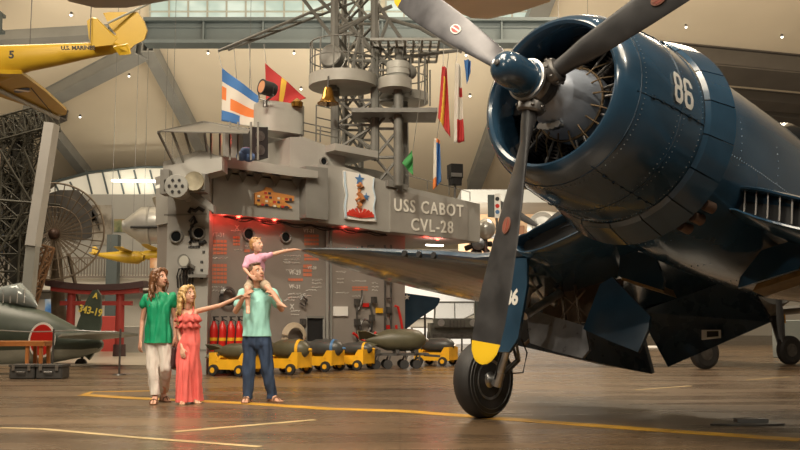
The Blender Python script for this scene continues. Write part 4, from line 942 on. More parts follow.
# yellow bomb carts with bombs
DARKB = mat('bomb_dark', (.05, .052, .048), .4, 0, .15, 6); BLUEB = mat('bomb_blue', (.06, .16, .33), .4)
def cart(px, py, w, rz, label, h=.36):
    c = gnd(px, py); e = empty('bomb_cart', (c.x, c.y, 0), label, 'cart', 'yellow bomb carts', rz)
    bm = B()
    for s in (-1, 1):
        y = s*.24; prism(bm, [(-w/2, y-.02, .12), (w/2, y-.02, .12), (w/2, y-.02, h+.06), (w/2-.12, y-.02, h+.06), (w/2-.2, y-.02, h-.06), (-w/2+.2, y-.02, h-.06), (-w/2+.12, y-.02, h+.06), (-w/2, y-.02, h+.06)], (0, .04, 0))
    box(bm, (0, 0, .15), (w, .48, .04)); box(bm, (w/2-.03, 0, h/2+.1), (.05, .5, h-.08)); box(bm, (-w/2+.03, 0, h/2+.1), (.05, .5, h-.08)); fin('cradle', bm, YEL, e, 0)
    for sx in (-1, 1):
        bm = B(); tube(bm, [(sx*w*.3, .26, h-.1), (sx*w*.3, .15, h-.02), (sx*w*.3, 0, h-.05), (sx*w*.3, -.15, h-.02), (sx*w*.3, -.26, h-.1)], .025, 6); fin('saddle', bm, YEL, e)
    for sx in (-1, 1):
        for s in (-1, 1):
            bm = B(); cc = V((sx*w*.34, s*.3, .105)); lathe(bm, [(-.035, .06), (-.03, .10), (0, .105), (.03, .10), (.035, .06)], cc, V((0, 1, 0)), 18); wl = fin('wheel', bm, RUBBER, e)
            bm = B(); lathe(bm, [(-.04, .05), (.04, .05)], cc, V((0, 1, 0)), 12); fin('hub', bm, YEL, wl)
            bm = B(); box(bm, cc+V((0, -s*.05, .05)), (.05, .03, .14)); fin('axle_leg', bm, YEL, e, 0)
    return e
def bomb(loc, r, ln, rz, ring, m, label, tail=True, band=YEL):
    e = empty('aerial_bomb', loc, label, 'bomb', 'bombs by the island', rz)
    bm = B(); lathe(bm, [(-ln*.5, .03), (-ln*.38, r*.45), (-ln*.15, r*.95), (ln*.05, r), (ln*.25, r), (ln*.38, r*.85), (ln*.46, r*.5), (ln*.5, r*.12), (ln*.505, 0)], V((0, 0, 0)), X, 32); fin('bomb_casing', bm, m, e)
    if ring:
        bm = B(); lathe(bm, [(ln*.27, r*.96), (ln*.27, r*1.02), (ln*.325, r*.98), (ln*.325, r*.9)], V((0, 0, 0)), X, 32, cap=False); fin('nose_band', bm, ring, e)
    bm = B(); cyl(bm, (ln*.49, 0, 0), (ln*.49+.06, 0, 0), r*.16, r*.1, 12); fin('fuse', bm, SILVER if ring is None else ring, e)
    if tail:
        for k in range(4):
            a = pi/4+k*pi/2; d = V((0, cos(a), sin(a))); t = V((0, -sin(a), cos(a)))*.008; bm = B()
            prism(bm, [V((-ln*.28, 0, 0))+d*r*.5-t, V((-ln*.5, 0, 0))+d*r*1.15-t, V((-ln*.64, 0, 0))+d*r*1.15-t, V((-ln*.6, 0, 0))+d*.02-t], t*2); fin('tail_fin', bm, m, e, 0)
    return e
rzb = -.45
for (px, py, w, r, ln, ring, m, lb, lc) in [
    (236, 375.5, .85, .15, .95, YEL, OLIVE, 'olive bomb partly hidden behind the man, left of his legs', 'yellow cart at the left end, behind the man'),
    (287, 374, .78, .19, .95, YEL, OLIVE, 'olive bomb with a wide yellow nose ring just right of the man', 'yellow cart just right of the man'),
    (322, 371, .74, .18, .95, BLUEB, DARKB, 'dark bomb with a blue nose ring, third along the row', 'yellow cart under the dark bomb with a blue ring'),
    (354, 369.5, .70, .13, .85, YEL, DARKB, 'small dark bomb with a yellow nose ring beside the long olive bomb', 'yellow cart under the small dark bomb, left of the grey dolly'),
    (436, 365.5, .86, .17, .9, None, DARKB, 'dark plain-nosed bomb on the cart farthest right', 'yellow cart farthest right, beside the big wheel')]:
    c = cart(px, py, w, rzb, lc); bomb((c.location.x, c.location.y, .36+r*.55), r, ln, rzb+.05, ring, m, lb)
# long olive bomb on a grey dolly
g = gnd(396, 368.5); dl = empty('bomb_dolly', (g.x, g.y, 0), 'grey low wheeled dolly carrying the long olive bomb', 'cart', rz=.15)
bm = B(); box(bm, (0, 0, .30), (1.35, .4, .05)); box(bm, (0, 0, .36), (.08, .5, .08)); box(bm, (-.4, 0, .36), (.08, .5, .08)); box(bm, (.4, 0, .36), (.08, .5, .08)); bar(bm, (.6, 0, .28), (.95, 0, .25), .05); fin('frame', bm, STEELD, dl, 0)
for sx in (-.45, -.2, .15, .42):
    for s in (-1, 1):
        bm = B(); cyl(bm, (sx, s*.2-.03, .095), (sx, s*.2+.03, .095), .095, .095, 18); fin('wheel', bm, RUBBER, dl); bm = B(); bar(bm, (sx, s*.2, .09), (sx+.06, s*.2, .28), .03); fin('wheel_fork', bm, STEELD, dl, 0)
bomb((g.x, g.y, .60), .235, 1.3, .15, None, OLIVE, 'long plain olive bomb lying on the grey dolly', True)
# ================================================================== PEOPLE
ICO = {}
for _n in (1, 2):
    _b = bmesh.new(); bmesh.ops.create_icosphere(_b, subdivisions=_n, radius=1); ICO[_n] = [v.co.copy() for v in _b.verts]; _b.free()
def hull(bm, segs, n=2):
    """segs: list of (centre, radii, rotation) ellipsoids whose convex hull is added"""
    t = bmesh.new()
    for c, r, R in segs:
        if not isinstance(r, (tuple, list)): r = (r, r, r)
        for d in ICO[n]:
            q = V((d.x*r[0], d.y*r[1], d.z*r[2]))
            if R is not None: q = R @ q
            t.verts.new(V(c)+q)
    r = bmesh.ops.convex_hull(t, input=t.verts[:])
    bmesh.ops.delete(t, geom=[v for v in t.verts if not v.link_faces], context='VERTS')
    me = bpy.data.meshes.new('t'); t.to_mesh(me); t.free(); bm.from_mesh(me); bpy.data.meshes.remove(me)
def seg(bm, a, ra, b, rb, Ra=None, n=2): hull(bm, [(a, ra, Ra), (b, rb, Ra)], n)
def chain(bm, pts, n=2):
    for (a, ra), (b, rb) in zip(pts, pts[1:]): seg(bm, a, ra, b, rb, None, n)
def remesh(name, bm, m, parent, vox=.008, smooth=3, cut=(), folds=0, fs=9, thick=0, fv=None):
    me = bpy.data.meshes.new(name); bm.to_mesh(me); bm.free()
    o = bpy.data.objects.new(name, me); COL.objects.link(o)
    md = o.modifiers.new('r', 'REMESH'); md.mode = 'VOXEL'; md.voxel_size = vox
    sm = o.modifiers.new('s', 'SMOOTH'); sm.iterations = smooth; sm.factor = .5
    dg = bpy.context.evaluated_depsgraph_get(); dg.update(); me2 = bpy.data.meshes.new_from_object(o.evaluated_get(dg))
    bpy.data.objects.remove(o); bpy.data.meshes.remove(me)
    b = bmesh.new(); b.from_mesh(me2)
    if folds:
        b.normal_update()
        for v in b.verts:
            q = v.co*fs; w = V((q.x*1.6, q.y*1.6, q.z*.55)) if fv is None else V((q.x*fv[0], q.y*fv[1], q.z*fv[2]))
            v.co += v.normal*folds*noise.noise(w)
    for co, no in cut: 
        bmesh.ops.bisect_plane(b, geom=b.verts[:]+b.edges[:]+b.faces[:], plane_co=V(co), plane_no=V(no).normalized(), clear_outer=True)
    b.to_mesh(me2); b.free(); me2.name = name; me2.materials.clear(); me2.materials.append(m)
    for p in me2.polygons: p.use_smooth = True
    o = bpy.data.objects.new(name, me2); COL.objects.link(o); o.parent = parent
    if thick: t = o.modifiers.new('t', 'SOLIDIFY'); t.thickness = thick; t.offset = 0
    return o
def skin(name, c):
    m = mat(name, c, .45, 0, .06, 20); p = m.node_tree.nodes['Principled BSDF']; p.inputs['Subsurface Weight'].default_value = .1; p.inputs['Subsurface Radius'].default_value = (.02, .008, .005); return m
EYEW = mat('eye_white', (.7, .68, .65), .3); EYED = mat('eye_dark', (.03, .02, .015), .2); LIP = mat('lips', (.42, .13, .10), .4); TEETH = mat('teeth', (.75, .72, .66), .3); SOLE = mat('sandal_brown', (.16, .08, .04), .6)
def head(bm, c, f, up, s):
    """skull, jaw, nose, ears. f = facing, up = crown direction, s = face scale (1 adult)"""
    f = V(f).normalized(); r = f.cross(V(up)).normalized(); u = r.cross(f); R = Matrix((r, f, u)).transposed(); P = lambda x, y, z: V(c)+R @ (V((x, y, z))*s)
    hull(bm, [(P(0, -.015, .025), (.076*s, .094*s, .092*s), R), (P(0, .02, -.03), (.064*s, .07*s, .07*s), R)])
    hull(bm, [(P(0, .03, -.03), (.058*s, .055*s, .05*s), R), (P(0, .055, -.088), (.026*s, .024*s, .022*s), R), (P(.035, .0, -.065), (.02*s, .03*s, .03*s), R), (P(-.035, .0, -.065), (.02*s, .03*s, .03*s), R)])
    hull(bm, [(P(0, .086, .015), .008*s, None), (P(0, .108, -.024), .0115*s, None), (P(.012, .092, -.03), .008*s, None), (P(-.012, .092, -.03), .008*s, None)], 1)
    for k in (-1, 1): 
        hull(bm, [(P(k*.076, -.008, .008), (.008*s, .016*s, .024*s), R), (P(k*.074, -.002, -.02), (.007*s, .01*s, .014*s), R)], 1)
        hull(bm, [(P(k*.02, .078, .026), .011*s, None), (P(k*.045, .066, .026), .010*s, None)], 1)
        hull(bm, [(P(k*.038, .062, -.018), (.016*s, .014*s, .012*s), R), (P(k*.034, .06, -.03), (.014*s, .012*s, .012*s), R)], 1)
    hull(bm, [(P(.015, .082, -.055), .009*s, None), (P(-.015, .082, -.055), .009*s, None)], 1)
    return P, R
def face(P, R, par, s, brow, smile=True):
    for k in (-1, 1):
        bm = B(); sph(bm, P(k*.031, .072, .006), (.013*s, .009*s, .008*s), 2, 0, R); sph(bm, P(k*.031, .0795, .006), (.006*s, .003*s, .006*s), 1, 1, R); fin('eye', bm, [EYEW, EYED], par)
        bm = B(); tube(bm, [P(k*.014, .086, .025), P(k*.03, .084, .031), P(k*.048, .071, .026)], .0035*s, 5); fin('eyebrow', bm, brow, par)
    bm = B(); tube(bm, [P(-.026, .078, -.052), P(-.012, .0895, -.057), P(0, .092, -.0575), P(.012, .0895, -.057), P(.026, .078, -.052)], [.003*s, .0055*s, .006*s, .0055*s, .003*s], 6, 1 if smile else 0)
    fin('mouth', bm, [LIP, TEETH] if False else [LIP, LIP], par)
def hand(bm, w, d, n, s, curl=.3, thumb=1, spread=.0, side=None):
    """w wrist, d finger direction, n palm normal. Palm plus five separate fingers"""
    d = V(d).normalized(); n = V(n).normalized(); t = d.cross(n).normalized(); n = t.cross(d); w = V(w)
    hull(bm, [(w, .023*s, None), (w+d*.035*s+t*.022*s, .015*s, None), (w+d*.035*s-t*.022*s, .015*s, None), (w+d*.085*s+t*.030*s, .0115*s, None), (w+d*.085*s-t*.030*s, .0115*s, None)], 1)
    for k, (off, ln) in enumerate([(.031, .068), (.0105, .078), (-.0105, .073), (-.031, .056)]):
        a = w+d*.085*s+t*off*s; p = a; dd = d+t*spread*(off/.03)
        for j in range(3):
            ang = curl*(j+1)*.8; q = p+(dd*cos(ang)+n*sin(ang)).normalized()*ln*s*[.45, .32, .25][j]; seg(bm, p, (.0088-.0008*j)*s, q, (.008-.0008*j)*s, None, 1); p = q
    a = w+d*.03*s+t*.025*s*thumb; b = a+(d*.6+t*thumb*.7+n*.25).normalized()*.036*s; c = b+(d*.85+t*thumb*.25+n*.35).normalized()*.030*s
    seg(bm, a, .012*s, b, .0095*s, None, 1); seg(bm, b, .0095*s, c, .0078*s, None, 1)
def foot(bm, an, d, s):
    d = V((d[0], d[1], 0)).normalized(); t = V((-d.y, d.x, 0)); a = V(an)
    z = .028*s; g = V((a.x, a.y, 0))
    hull(bm, [(a, .036*s, None), (g-d*.04*s+UP*z*1.1, .03*s, None), (g+d*.07*s+UP*(z*1.5), (.032*s, .03*s, .026*s), None), (g+d*.13*s+t*.018*s+UP*(z*.7), .019*s, None), (g+d*.12*s-t*.022*s+UP*(z*.7), .018*s, None)])
    for k in range(5): p = g+d*(.14-.006*abs(k-1))*s+t*(.034-.016*k)*s+UP*.017*s; seg(bm, p, .0105*s, p+d*.03*s*(1.1-.1*k), .009*s, None, 1)
def sandal(par, an, d, s, m=SOLE, z0=0):
    d = V((d[0], d[1], 0)).normalized(); t = V((-d.y, d.x, 0)); g = V((an[0], an[1], z0)); bm = B(); pts = []
    for x, y in [(-.075, 0), (-.06, .032), (0, .036), (.09, .045), (.16, .035), (.19, .0), (.16, -.035), (.09, -.042), (0, -.034), (-.06, -.03)]: pts.append(g+d*x*s+t*y*s+UP*.0)
    prism(bm, pts, UP*.016); o = fin('sandal', bm, m, par, 0)
    bm = B(); tube(bm, [g+d*.085*s+t*.045*s+UP*.01, g+d*.085*s+t*.03*s+UP*.05*s, g+d*.09*s+UP*.065*s, g+d*.085*s-t*.03*s+UP*.05*s, g+d*.085*s-t*.045*s+UP*.01], .011*s, 6); tube(bm, [g+d*.09*s+UP*.06*s, g+d*.12*s+UP*.045*s, g+d*.15*s+UP*.02], .006, 5); fin('strap', bm, m, o); bm = B()
    tube(bm, [g-d*.03*s+t*.035*s+UP*.01, g-d*.06*s+t*.02*s+UP*.06*s, g-d*.07*s+UP*.07*s, g-d*.06*s-t*.02*s+UP*.06*s, g-d*.03*s-t*.035*s+UP*.01], .007, 5); fin('strap', bm, m, o)
def lock(bm, pts, r0, r1, wave=.0, seed=0):
    rnd = random.Random(seed); n = 12; P = [V(p) for p in pts]; out = []
    for i in range(n+1):
        t = i/n*(len(P)-1); k = min(int(t), len(P)-2); p = P[k].lerp(P[k+1], t-k); ph = seed*1.7+i*1.15
        out.append(p+V((sin(ph), cos(ph*1.1), 0))*wave*(i/n))
    tube(bm, out, [r0*(sin(pi*min(1, .25+i/n*.9)))**.5*(1-.5*i/n)+r1 for i in range(n+1)], 7)
def hairmat(name, c): return mat(name, c, .38, 0, .35, 60)
# ---------------------------------------------------------------- man
Y0 = gnd(262, 402).y
def J(px, py, dy=0.0, Y=None): return inv(px, py, (Y or Y0)+dy)
man = empty('person', (J(262, 402).x, Y0, 0), 'person in a mint polo shirt and blue jeans carrying a child on the shoulders', 'person'); MOm = man.location.copy()
SK1 = skin('skin_man', (.56, .30, .20))
def M_(px, py, dy=0.0): return J(px, py, dy)-MOm
def z0(v, z): return V((v.x, v.y, z))
hc = M_(257, 273.5, -.02); hf = V((.62, -.72, .30)); hu = V((-.10, 0, 1))
neck = M_(256.5, 287, .03); shL = M_(243.5, 293, .02); shR = M_(271, 293, .03); chest = M_(257, 302, .0); waist = M_(256.5, 328); hip = M_(257, 339)
elL = M_(236, 311, -.02); wrL = M_(243.5, 297.5, -.17); elR = M_(281.5, 309, -.02); wrR = M_(276.5, 296.5, -.17)
hpL = M_(250, 343); hpR = M_(264.5, 343); knL = M_(248.5, 370, -.06); knR = M_(267.5, 370, -.03); anL = z0(M_(247.5, 395, -.08), .085); anR = z0(M_(271.5, 395, .0), .085)
bm = B(); P, R = head(bm, hc, hf, hu, 1.12)
chain(bm, [(neck-UP*.05, .062), (hc-UP*.07, .056)])
tR = Matrix.Rotation(.15, 3, 'Z')
hull(bm, [(shL, (.055, .055, .05), None), (shR, (.055, .055, .05), None), (chest, (.15, .10, .08), tR), (neck-UP*.04, .055, None)])
hull(bm, [(chest, (.15, .10, .08), tR), (waist, (.135, .10, .08), tR)]); hull(bm, [(waist, (.135, .10, .08), tR), (hip, (.155, .11, .08), tR)])
chain(bm, [(shL, .052), (elL, .040), (wrL, .027)]); chain(bm, [(shR, .052), (elR, .040), (wrR, .027)])
hand(bm, wrL, V((.5, -.15, .55)), V((.55, .6, -.5)), 1.05, .65, -1); hand(bm, wrR, V((-.5, -.15, .5)), V((-.55, .6, -.5)), 1.05, .65, 1)
chain(bm, [(hpL, .085), (knL, .055), (anL, .036)]); chain(bm, [(hpR, .085), (knR, .055), (anR, .036)])
dL, dR = (-.05, -1), (.75, -.66); foot(bm, anL, dL, 1.05); foot(bm, anR, dR, 1.05)
mb = remesh('body', bm, SK1, man, .0065, 3); face(P, R, man, 1.12, mat('brow_brown', (.12, .07, .04), .7))
sandal(man, anL, dL, 1.1); sandal(man, anR, dR, 1.1)
bm = B(); HB = hairmat('hair_brown', (.13, .075, .045)); hull(bm, [(P(0, -.03, .045), (.084*1.12, .092*1.12, .082*1.12), R), (P(0, -.055, -.01), (.076*1.12, .06*1.12, .06*1.12), R)]); hull(bm, [(P(0, .045, .10), (.055, .035, .02), R), (P(0, -.03, .11), (.07, .06, .03), R)])
for k in range(26): a = k*.9; r = .07*(.4+.6*((k*37) % 11)/11); q = P(r*cos(a), r*sin(a)-.01, .112-.25*r); seg(bm, q, .012, q+R @ V((.012*cos(a), .02, .006)), .007, None, 1)
remesh('hair', bm, HB, man, .007, 2, cut=[(P(0, .062, .045), R @ V((0, 1, -.75)))])
MINT = mat('polo_mint', (.33, .66, .60), .75, 0, .05, 8)
bm = B(); e = .018
hull(bm, [(shL, (.068, .07, .062), None), (shR, (.068, .07, .062), None), (chest, (.178, .128, .09), tR), (neck-UP*.05, (.07, .07, .03), None)])
hull(bm, [(chest, (.178, .128, .09), tR), (waist, (.172, .132, .08), tR)]); hull(bm, [(waist, (.172, .132, .08), tR), (hip-UP*.02, (.188, .142, .06), tR)])
sl1 = shL.lerp(elL, .62); sl2 = shR.lerp(elR, .62)
chain(bm, [(shL, .072), (sl1, .062)]); chain(bm, [(shR, .072), (sl2, .062)])
remesh('polo_shirt', bm, MINT, man, .009, 3, folds=.02, fs=10, thick=.004, cut=[(hip+UP*.035, (0, 0, -1))])
bm = B(); hull(bm, [(neck-UP*.035+V((0, -.01, 0)), (.072, .072, .02), None), (neck-UP*.0, (.064, .064, .015), None)]); remesh('shirt_collar', bm, mat('polo_collar', (.26, .56, .51), .75), man, .007, 2, cut=[(neck+UP*.012, (0, 0, 1))])
DENIM = mat('denim_blue', (.022, .042, .088), .85, 0, .22, 7, bump=.1, bscale=60)
bm = B(); hull(bm, [(hip+UP*.02, (.172, .125, .06), tR), (hpL-UP*.02, (.096, .115, .09), None), (hpR-UP*.02, (.096, .115, .09), None)])
for h, k, a in ((hpL, knL, anL), (hpR, knR, anR)): chain(bm, [(h-UP*.02, (.098, .11, .09)), (k, .077), (a+UP*.02, .066), (a-UP*.03, .068)])
remesh('jeans', bm, DENIM, man, .009, 2, folds=.022, fs=11, thick=.004, cut=[((0, 0, .042), (0, 0, -1))])
# ---------------------------------------------------------------- child on the shoulders
kid = empty('person', M_(257, 290, .08)+MOm, 'small child in a pink shirt riding on the shoulders and touching the wingtip', 'person'); MOk = kid.location.copy()
SK2 = skin('skin_child', (.66, .38, .27)); K = lambda px, py, dy=0.0: J(px, py, dy)-MOk
kh = K(256.8, 245.2, .02); kf = V((.85, -.5, .12)); kp = K(256, 281, .13); kc = K(256, 262, .06); kn = K(256.5, 253.5, .04)
ksL = K(248, 258.5, .04); ksR = K(264.5, 256.5, .02)
bm = B(); P, R = head(bm, kh, kf, (.05, 0, 1), .86)
chain(bm, [(kn-UP*.02, .034), (kh-UP*.05, .034)])
hull(bm, [(ksL, .034, None), (ksR, .034, None), (kc, (.085, .062, .05), None)]); hull(bm, [(kc, (.085, .062, .05), None), (kp, (.095, .075, .055), None)])
kel = K(283, 251.5, .12); kwr = K(294.5, 249.6, .30); chain(bm, [(ksR, .031), (kel, .024), (kwr, .017)]); hand(bm, kwr, V((.75, .62, .05)), V((.1, .1, -1)), .66, .15, 1, .15)
ke2 = K(244.5, 269, -.02); kw2 = K(250.5, 276, -.13); chain(bm, [(ksL, .031), (ke2, .024), (kw2, .017)]); hand(bm, kw2, V((.6, -.1, -.35)), V((-.2, 1, 0)), .64, .5, 1)
kkL = K(247.5, 289.5, -.15); kaL = K(248, 306.5, -.17); kkR = K(268, 288, -.16); kaR = K(279, 302.5, -.20)
chain(bm, [(kp+V((-.04, 0, 0)), .055), (K(249, 286, -.02), .05), (kkL, .042), (kaL, .028)]); chain(bm, [(kp+V((.04, 0, 0)), .055), (K(264, 284, -.02), .05), (kkR, .042), (kaR, .028)])
for an, dd in ((kaL, V((.15, -.8, -.55))), (kaR, V((.9, -.3, -.28)))):
    dd = dd.normalized(); tt = dd.cross(UP).normalized(); sole = -UP*.025
    hull(bm, [(an, .026, None), (an+sole-dd*.02, .02, None), (an+sole+dd*.08+tt*.012, .015, None), (an+sole+dd*.08-tt*.014, .014, None)])
    for k in range(5): p = an+sole+dd*.09+tt*(.02-.01*k); seg(bm, p, .0075, p+dd*.018, .0065, None, 1)
remesh('body', bm, SK2, kid, .0055, 3); face(P, R, kid, .86, mat('brow_fair', (.3, .18, .09), .7))
bm = B(); s = .86; hull(bm, [(P(0, -.03, .045), (.086*s, .094*s, .088*s), R), (P(0, -.055, -.02), (.076*s, .06*s, .06*s), R)])
for k in range(22): a = k*.9; r = .07*(.4+.6*((k*37) % 11)/11); q = P(r*cos(a), r*sin(a)-.01, .112-.25*r); seg(bm, q, .010, q+R @ V((.015*cos(a), .02, .0)), .006, None, 1)
remesh('hair', bm, hairmat('hair_ginger', (.42, .22, .09)), kid, .006, 2, cut=[(P(0, .062, .055), R @ V((0, 1, -.7)))])
PINK = mat('shirt_pink', (.70, .36, .50), .8, 0, .05, 8)
bm = B(); hull(bm, [(ksL, .046, None), (ksR, .046, None), (kc, (.105, .082, .05), None), (kn-UP*.03, .04, None)]); hull(bm, [(kc, (.105, .082, .05), None), (kp+UP*.02, (.112, .092, .05), None)])
chain(bm, [(ksR, .045), (ksR.lerp(kel, .34), .040)]); chain(bm, [(ksL, .045), (ksL.lerp(ke2, .75), .040)])
remesh('shirt', bm, PINK, kid, .008, 3, folds=.014, fs=14)
bm = B(); chain(bm, [(kp+V((-.04, 0, 0)), .068), (K(249, 286, -.02), .062), (K(248.5, 287, -.08), .058)]); chain(bm, [(kp+V((.04, 0, 0)), .068), (K(264, 284, -.02), .062), (K(266.5, 286, -.10), .058)]); remesh('shorts', bm, mat('shorts_tan', (.42, .33, .24), .8), kid, .009, 2, folds=.01)
# ---------------------------------------------------------------- girl in coral
Yg = gnd(188, 404).y; gl = empty('person', (J(189, 404, Y=Yg).x, Yg, 0), 'girl in a coral ruffled jumpsuit with long blond hair pointing toward the wing', 'person'); MOg = gl.location.copy()
G = lambda px, py, dy=0.0: J(px, py, dy, Yg)-MOg
SK3 = skin('skin_girl', (.64, .36, .25))
gh = G(187.5, 294.5, 0); gf = V((.80, -.52, .12)); gn = G(187.5, 306, .01); gsL = G(179.5, 312.5, .0); gsR = G(196, 311.5, .04); gc = G(188, 319, .01); gw = G(189.5, 333, .01); gp = G(189, 343, .01)
gel = G(220, 305.5, -.06); gwr = G(235, 298.8, -.10); ge2 = G(179, 333, -.01); gw2 = G(182, 348, -.10)
gaL = z0(G(184, 399, -.04), .075); gaR = z0(G(195, 397, .08), .075); gkL = G(184.5, 370, -.06); gkR = G(194.5, 370, .03)
bm = B(); P, R = head(bm, gh, gf, (-.03, 0, 1), .98)
chain(bm, [(gn-UP*.02, .038), (gh-UP*.06, .038)])
hull(bm, [(gsL, .034, None), (gsR, .034, None), (gc, (.10, .07, .06), None)]); hull(bm, [(gc, (.10, .07, .06), None), (gw, (.085, .065, .06), None)]); hull(bm, [(gw, (.085, .065, .06), None), (gp, (.11, .085, .07), None)])
chain(bm, [(gsR, .034), (gel, .027), (gwr, .019)]); hand(bm, gwr, V((.82, -.2, .33)), V((0, -.3, -1)), .86, .08, 1, .1)
chain(bm, [(gsL, .034), (ge2, .027), (gw2, .019)]); hand(bm, gw2, V((.2, -.35, -.9)), V((.3, .9, -.2)), .86, .35, 1)
chain(bm, [(gp+V((-.05, 0, 0)), .07), (gkL, .045), (gaL, .03)]); chain(bm, [(gp+V((.05, 0, 0)), .07), (gkR, .045), (gaR, .03)])
foot(bm, gaL, (.05, -1), .88); foot(bm, gaR, (.5, -.85), .88)
remesh('body', bm, SK3, gl, .0062, 3); face(P, R, gl, .98, mat('brow_fair', (.3, .18, .09), .7))
sandal(gl, gaL, (.05, -1), .92, mat('sandal_tan', (.4, .25, .15), .6)); sandal(gl, gaR, (.5, -.85), .92, mat('sandal_tan', (.4, .25, .15), .6))
CORAL = mat('coral_cloth', (.80, .15, .13), .75, 0, .07, 9)
bm = B(); hull(bm, [(gc+UP*.02, (.118, .088, .05), None), (gw, (.102, .082, .05), None)]); hull(bm, [(gw, (.102, .082, .05), None), (gp, (.135, .105, .07), None)])
for s, k, a in ((-1, gkL, gaL), (1, gkR, gaR)):
    h = gp+V((s*.045, 0, -.02)); chain(bm, [(h, (.09, .10, .08)), (k, (.085, .09, .08)), (z0(a, .10), (.10, .105, .05)), (z0(a, .0), (.105, .11, .03))])
remesh('jumpsuit', bm, CORAL, gl, .009, 2, folds=.035, fs=10, fv=(2.0, 2.0, .25), thick=.004, cut=[((0, 0, .03), (0, 0, -1)), (gsL.lerp(gsR, .5)-UP*.012, (0, 0, 1))])
for k, (zz, rx) in enumerate([(.0, .125), (-.075, .112)]):   # ruffles across the chest
    bm = B(); c0 = gc+UP*(.055+zz); G1 = []
    for i in range(61):
        a = 2*pi*i/60; w = 1+.10*sin(a*11+k); G1.append((c0+V((rx*cos(a), .092*sin(a), 0)), c0+V(((rx+.035)*w*cos(a), (.125)*w*sin(a), -.085+.012*sin(a*9)))))
    A1 = [bm.verts.new(p) for p, q in G1[:-1]]; B1 = [bm.verts.new(q) for p, q in G1[:-1]]
    for i in range(60): j = (i+1) % 60; bm.faces.new((A1[i], A1[j], B1[j], B1[i]))
    o = fin('ruffle', bm, CORAL, gl); t = o.modifiers.new('t', 'SOLIDIFY'); t.thickness = .005
bm = B(); 
for a, b in ((gc+V((-.06, -.08, .05)), gsL), (gc+V((.06, -.08, .05)), gsR)): tube(bm, [a, a.lerp(b, .5)+V((0, -.025, .02)), b.lerp(gn, .35)+UP*.035, b.lerp(gn, .3)+V((0, .04, .0))], .008, 6)
fin('shoulder_strap', bm, CORAL, gl)
def longhair(par, P, R, s, m, dn, n, back=.07, wave=.018, seed0=0, front=True):
    bm = B(); hull(bm, [(P(0, -.028, .04), (.088*s, .096*s, .088*s), R), (P(0, -.05, -.05), (.078*s, .06*s, .06*s), R)])
    b0 = B()
    for k in range(n):
        a = -pi*.98+pi*.96*k/(n-1)   # from one temple round the back to the other
        cx, cy = .082*cos(a), .075*sin(a)-.01
        p0 = P(cx*.7, cy*.7+.005, .085); p1 = P(cx*1.08, cy*1.12, .02); p2 = P(cx*1.22, cy*1.25-.0, -.09); l = dn*(.86+.14*sin(k*2.3)); p3 = p2+V((0, 0, -l*.5))+R @ V((cx*.25, cy*.25, 0)); p4 = p2+V((0, 0, -l))+R @ V((cx*.15, cy*.1, 0))
        lock(bm, [p0, p1, p2, p3, p4], .026*s, .007, wave, seed0+k)
        if k % 2: lock(bm, [p0, P(cx*.98, cy*1.0, .02), P(cx*1.05, cy*1.1, -.09), p3*.5+P(cx, cy, -.2)*.5, p4+UP*.04], .026*s, .007, wave*.6, seed0+k+50)
    for k in (-1, 1):   # front locks beside the face
        lock(bm, [P(k*.01, .05, .105), P(k*.06, .055, .075), P(k*.084, .03, -.01), P(k*.088, .03, -.10), P(k*.08, .035, -.10)+V((0, 0, -dn*.62))], .021*s, .006, wave, seed0+80+k)
    b0.free()
    return remesh('hair', bm, m, par, .0065, 1)
longhair(gl, P, R, .98, hairmat('hair_blond', (.50, .32, .13)), .30, 15, seed0=3)
# ---------------------------------------------------------------- woman in green
Yw = gnd(160, 403.5).y; wo = empty('person', (J(159, 403, Y=Yw).x, Yw, 0), 'woman in a green blouse and white trousers with long brown hair', 'person'); MOw = wo.location.copy()
Wp = lambda px, py, dy=0.0: J(px, py, dy, Yw)-MOw
SK4 = skin('skin_woman', (.60, .33, .23))
wh = Wp(159.5, 278, 0); wf = V((.84, -.50, .12)); wn = Wp(158.5, 291, .01); wsL = Wp(146.5, 297.5, .0); wsR = Wp(170.5, 297, .03); wc_ = Wp(158.5, 308, .0); ww = Wp(159, 324, .0); wp_ = Wp(158.5, 340, .0)
we1 = Wp(142.5, 321, .02); wr1 = Wp(140.5, 341, -.05); we2 = Wp(175, 318, .08); wr2 = Wp(175.5, 337, .03)
wkL = Wp(152.5, 368, -.05); wkR = Wp(166, 368, -.02); waL = z0(Wp(155, 396, -.06), .085); waR = z0(Wp(163.5, 393, .28), .085)
bm = B(); P, R = head(bm, wh, wf, (-.04, 0, 1), 1.04)
chain(bm, [(wn-UP*.02, .042), (wh-UP*.065, .042)])
hull(bm, [(wsL, .040, None), (wsR, .040, None), (wc_, (.125, .09, .07), None), (wn-UP*.03, .04, None)]); hull(bm, [(wc_, (.125, .09, .07), None), (ww, (.10, .08, .07), None)]); hull(bm, [(ww, (.10, .08, .07), None), (wp_, (.145, .11, .08), None)])
chain(bm, [(wsL, .042), (we1, .032), (wr1, .022)]); hand(bm, wr1, V((-.02, -.2, -1)), V((.6, .7, 0)), .94, .4, -1)
chain(bm, [(wsR, .042), (we2, .032), (wr2, .022)]); hand(bm, wr2, V((.0, -.2, -1)), V((-.6, .7, 0)), .94, .4, 1)
chain(bm, [(wp_+V((-.065, 0, -.02)), .085), (wkL, .052), (waL, .032)]); chain(bm, [(wp_+V((.065, 0, -.02)), .085), (wkR, .052), (waR, .032)])
foot(bm, waL, (.1, -1), .94); foot(bm, waR, (.6, -.8), .94)
remesh('body', bm, SK4, wo, .0065, 3); face(P, R, wo, 1.04, mat('brow_brown', (.12, .07, .04), .7))
sandal(wo, waL, (.1, -1), 1.0); sandal(wo, waR, (.6, -.8), 1.0)
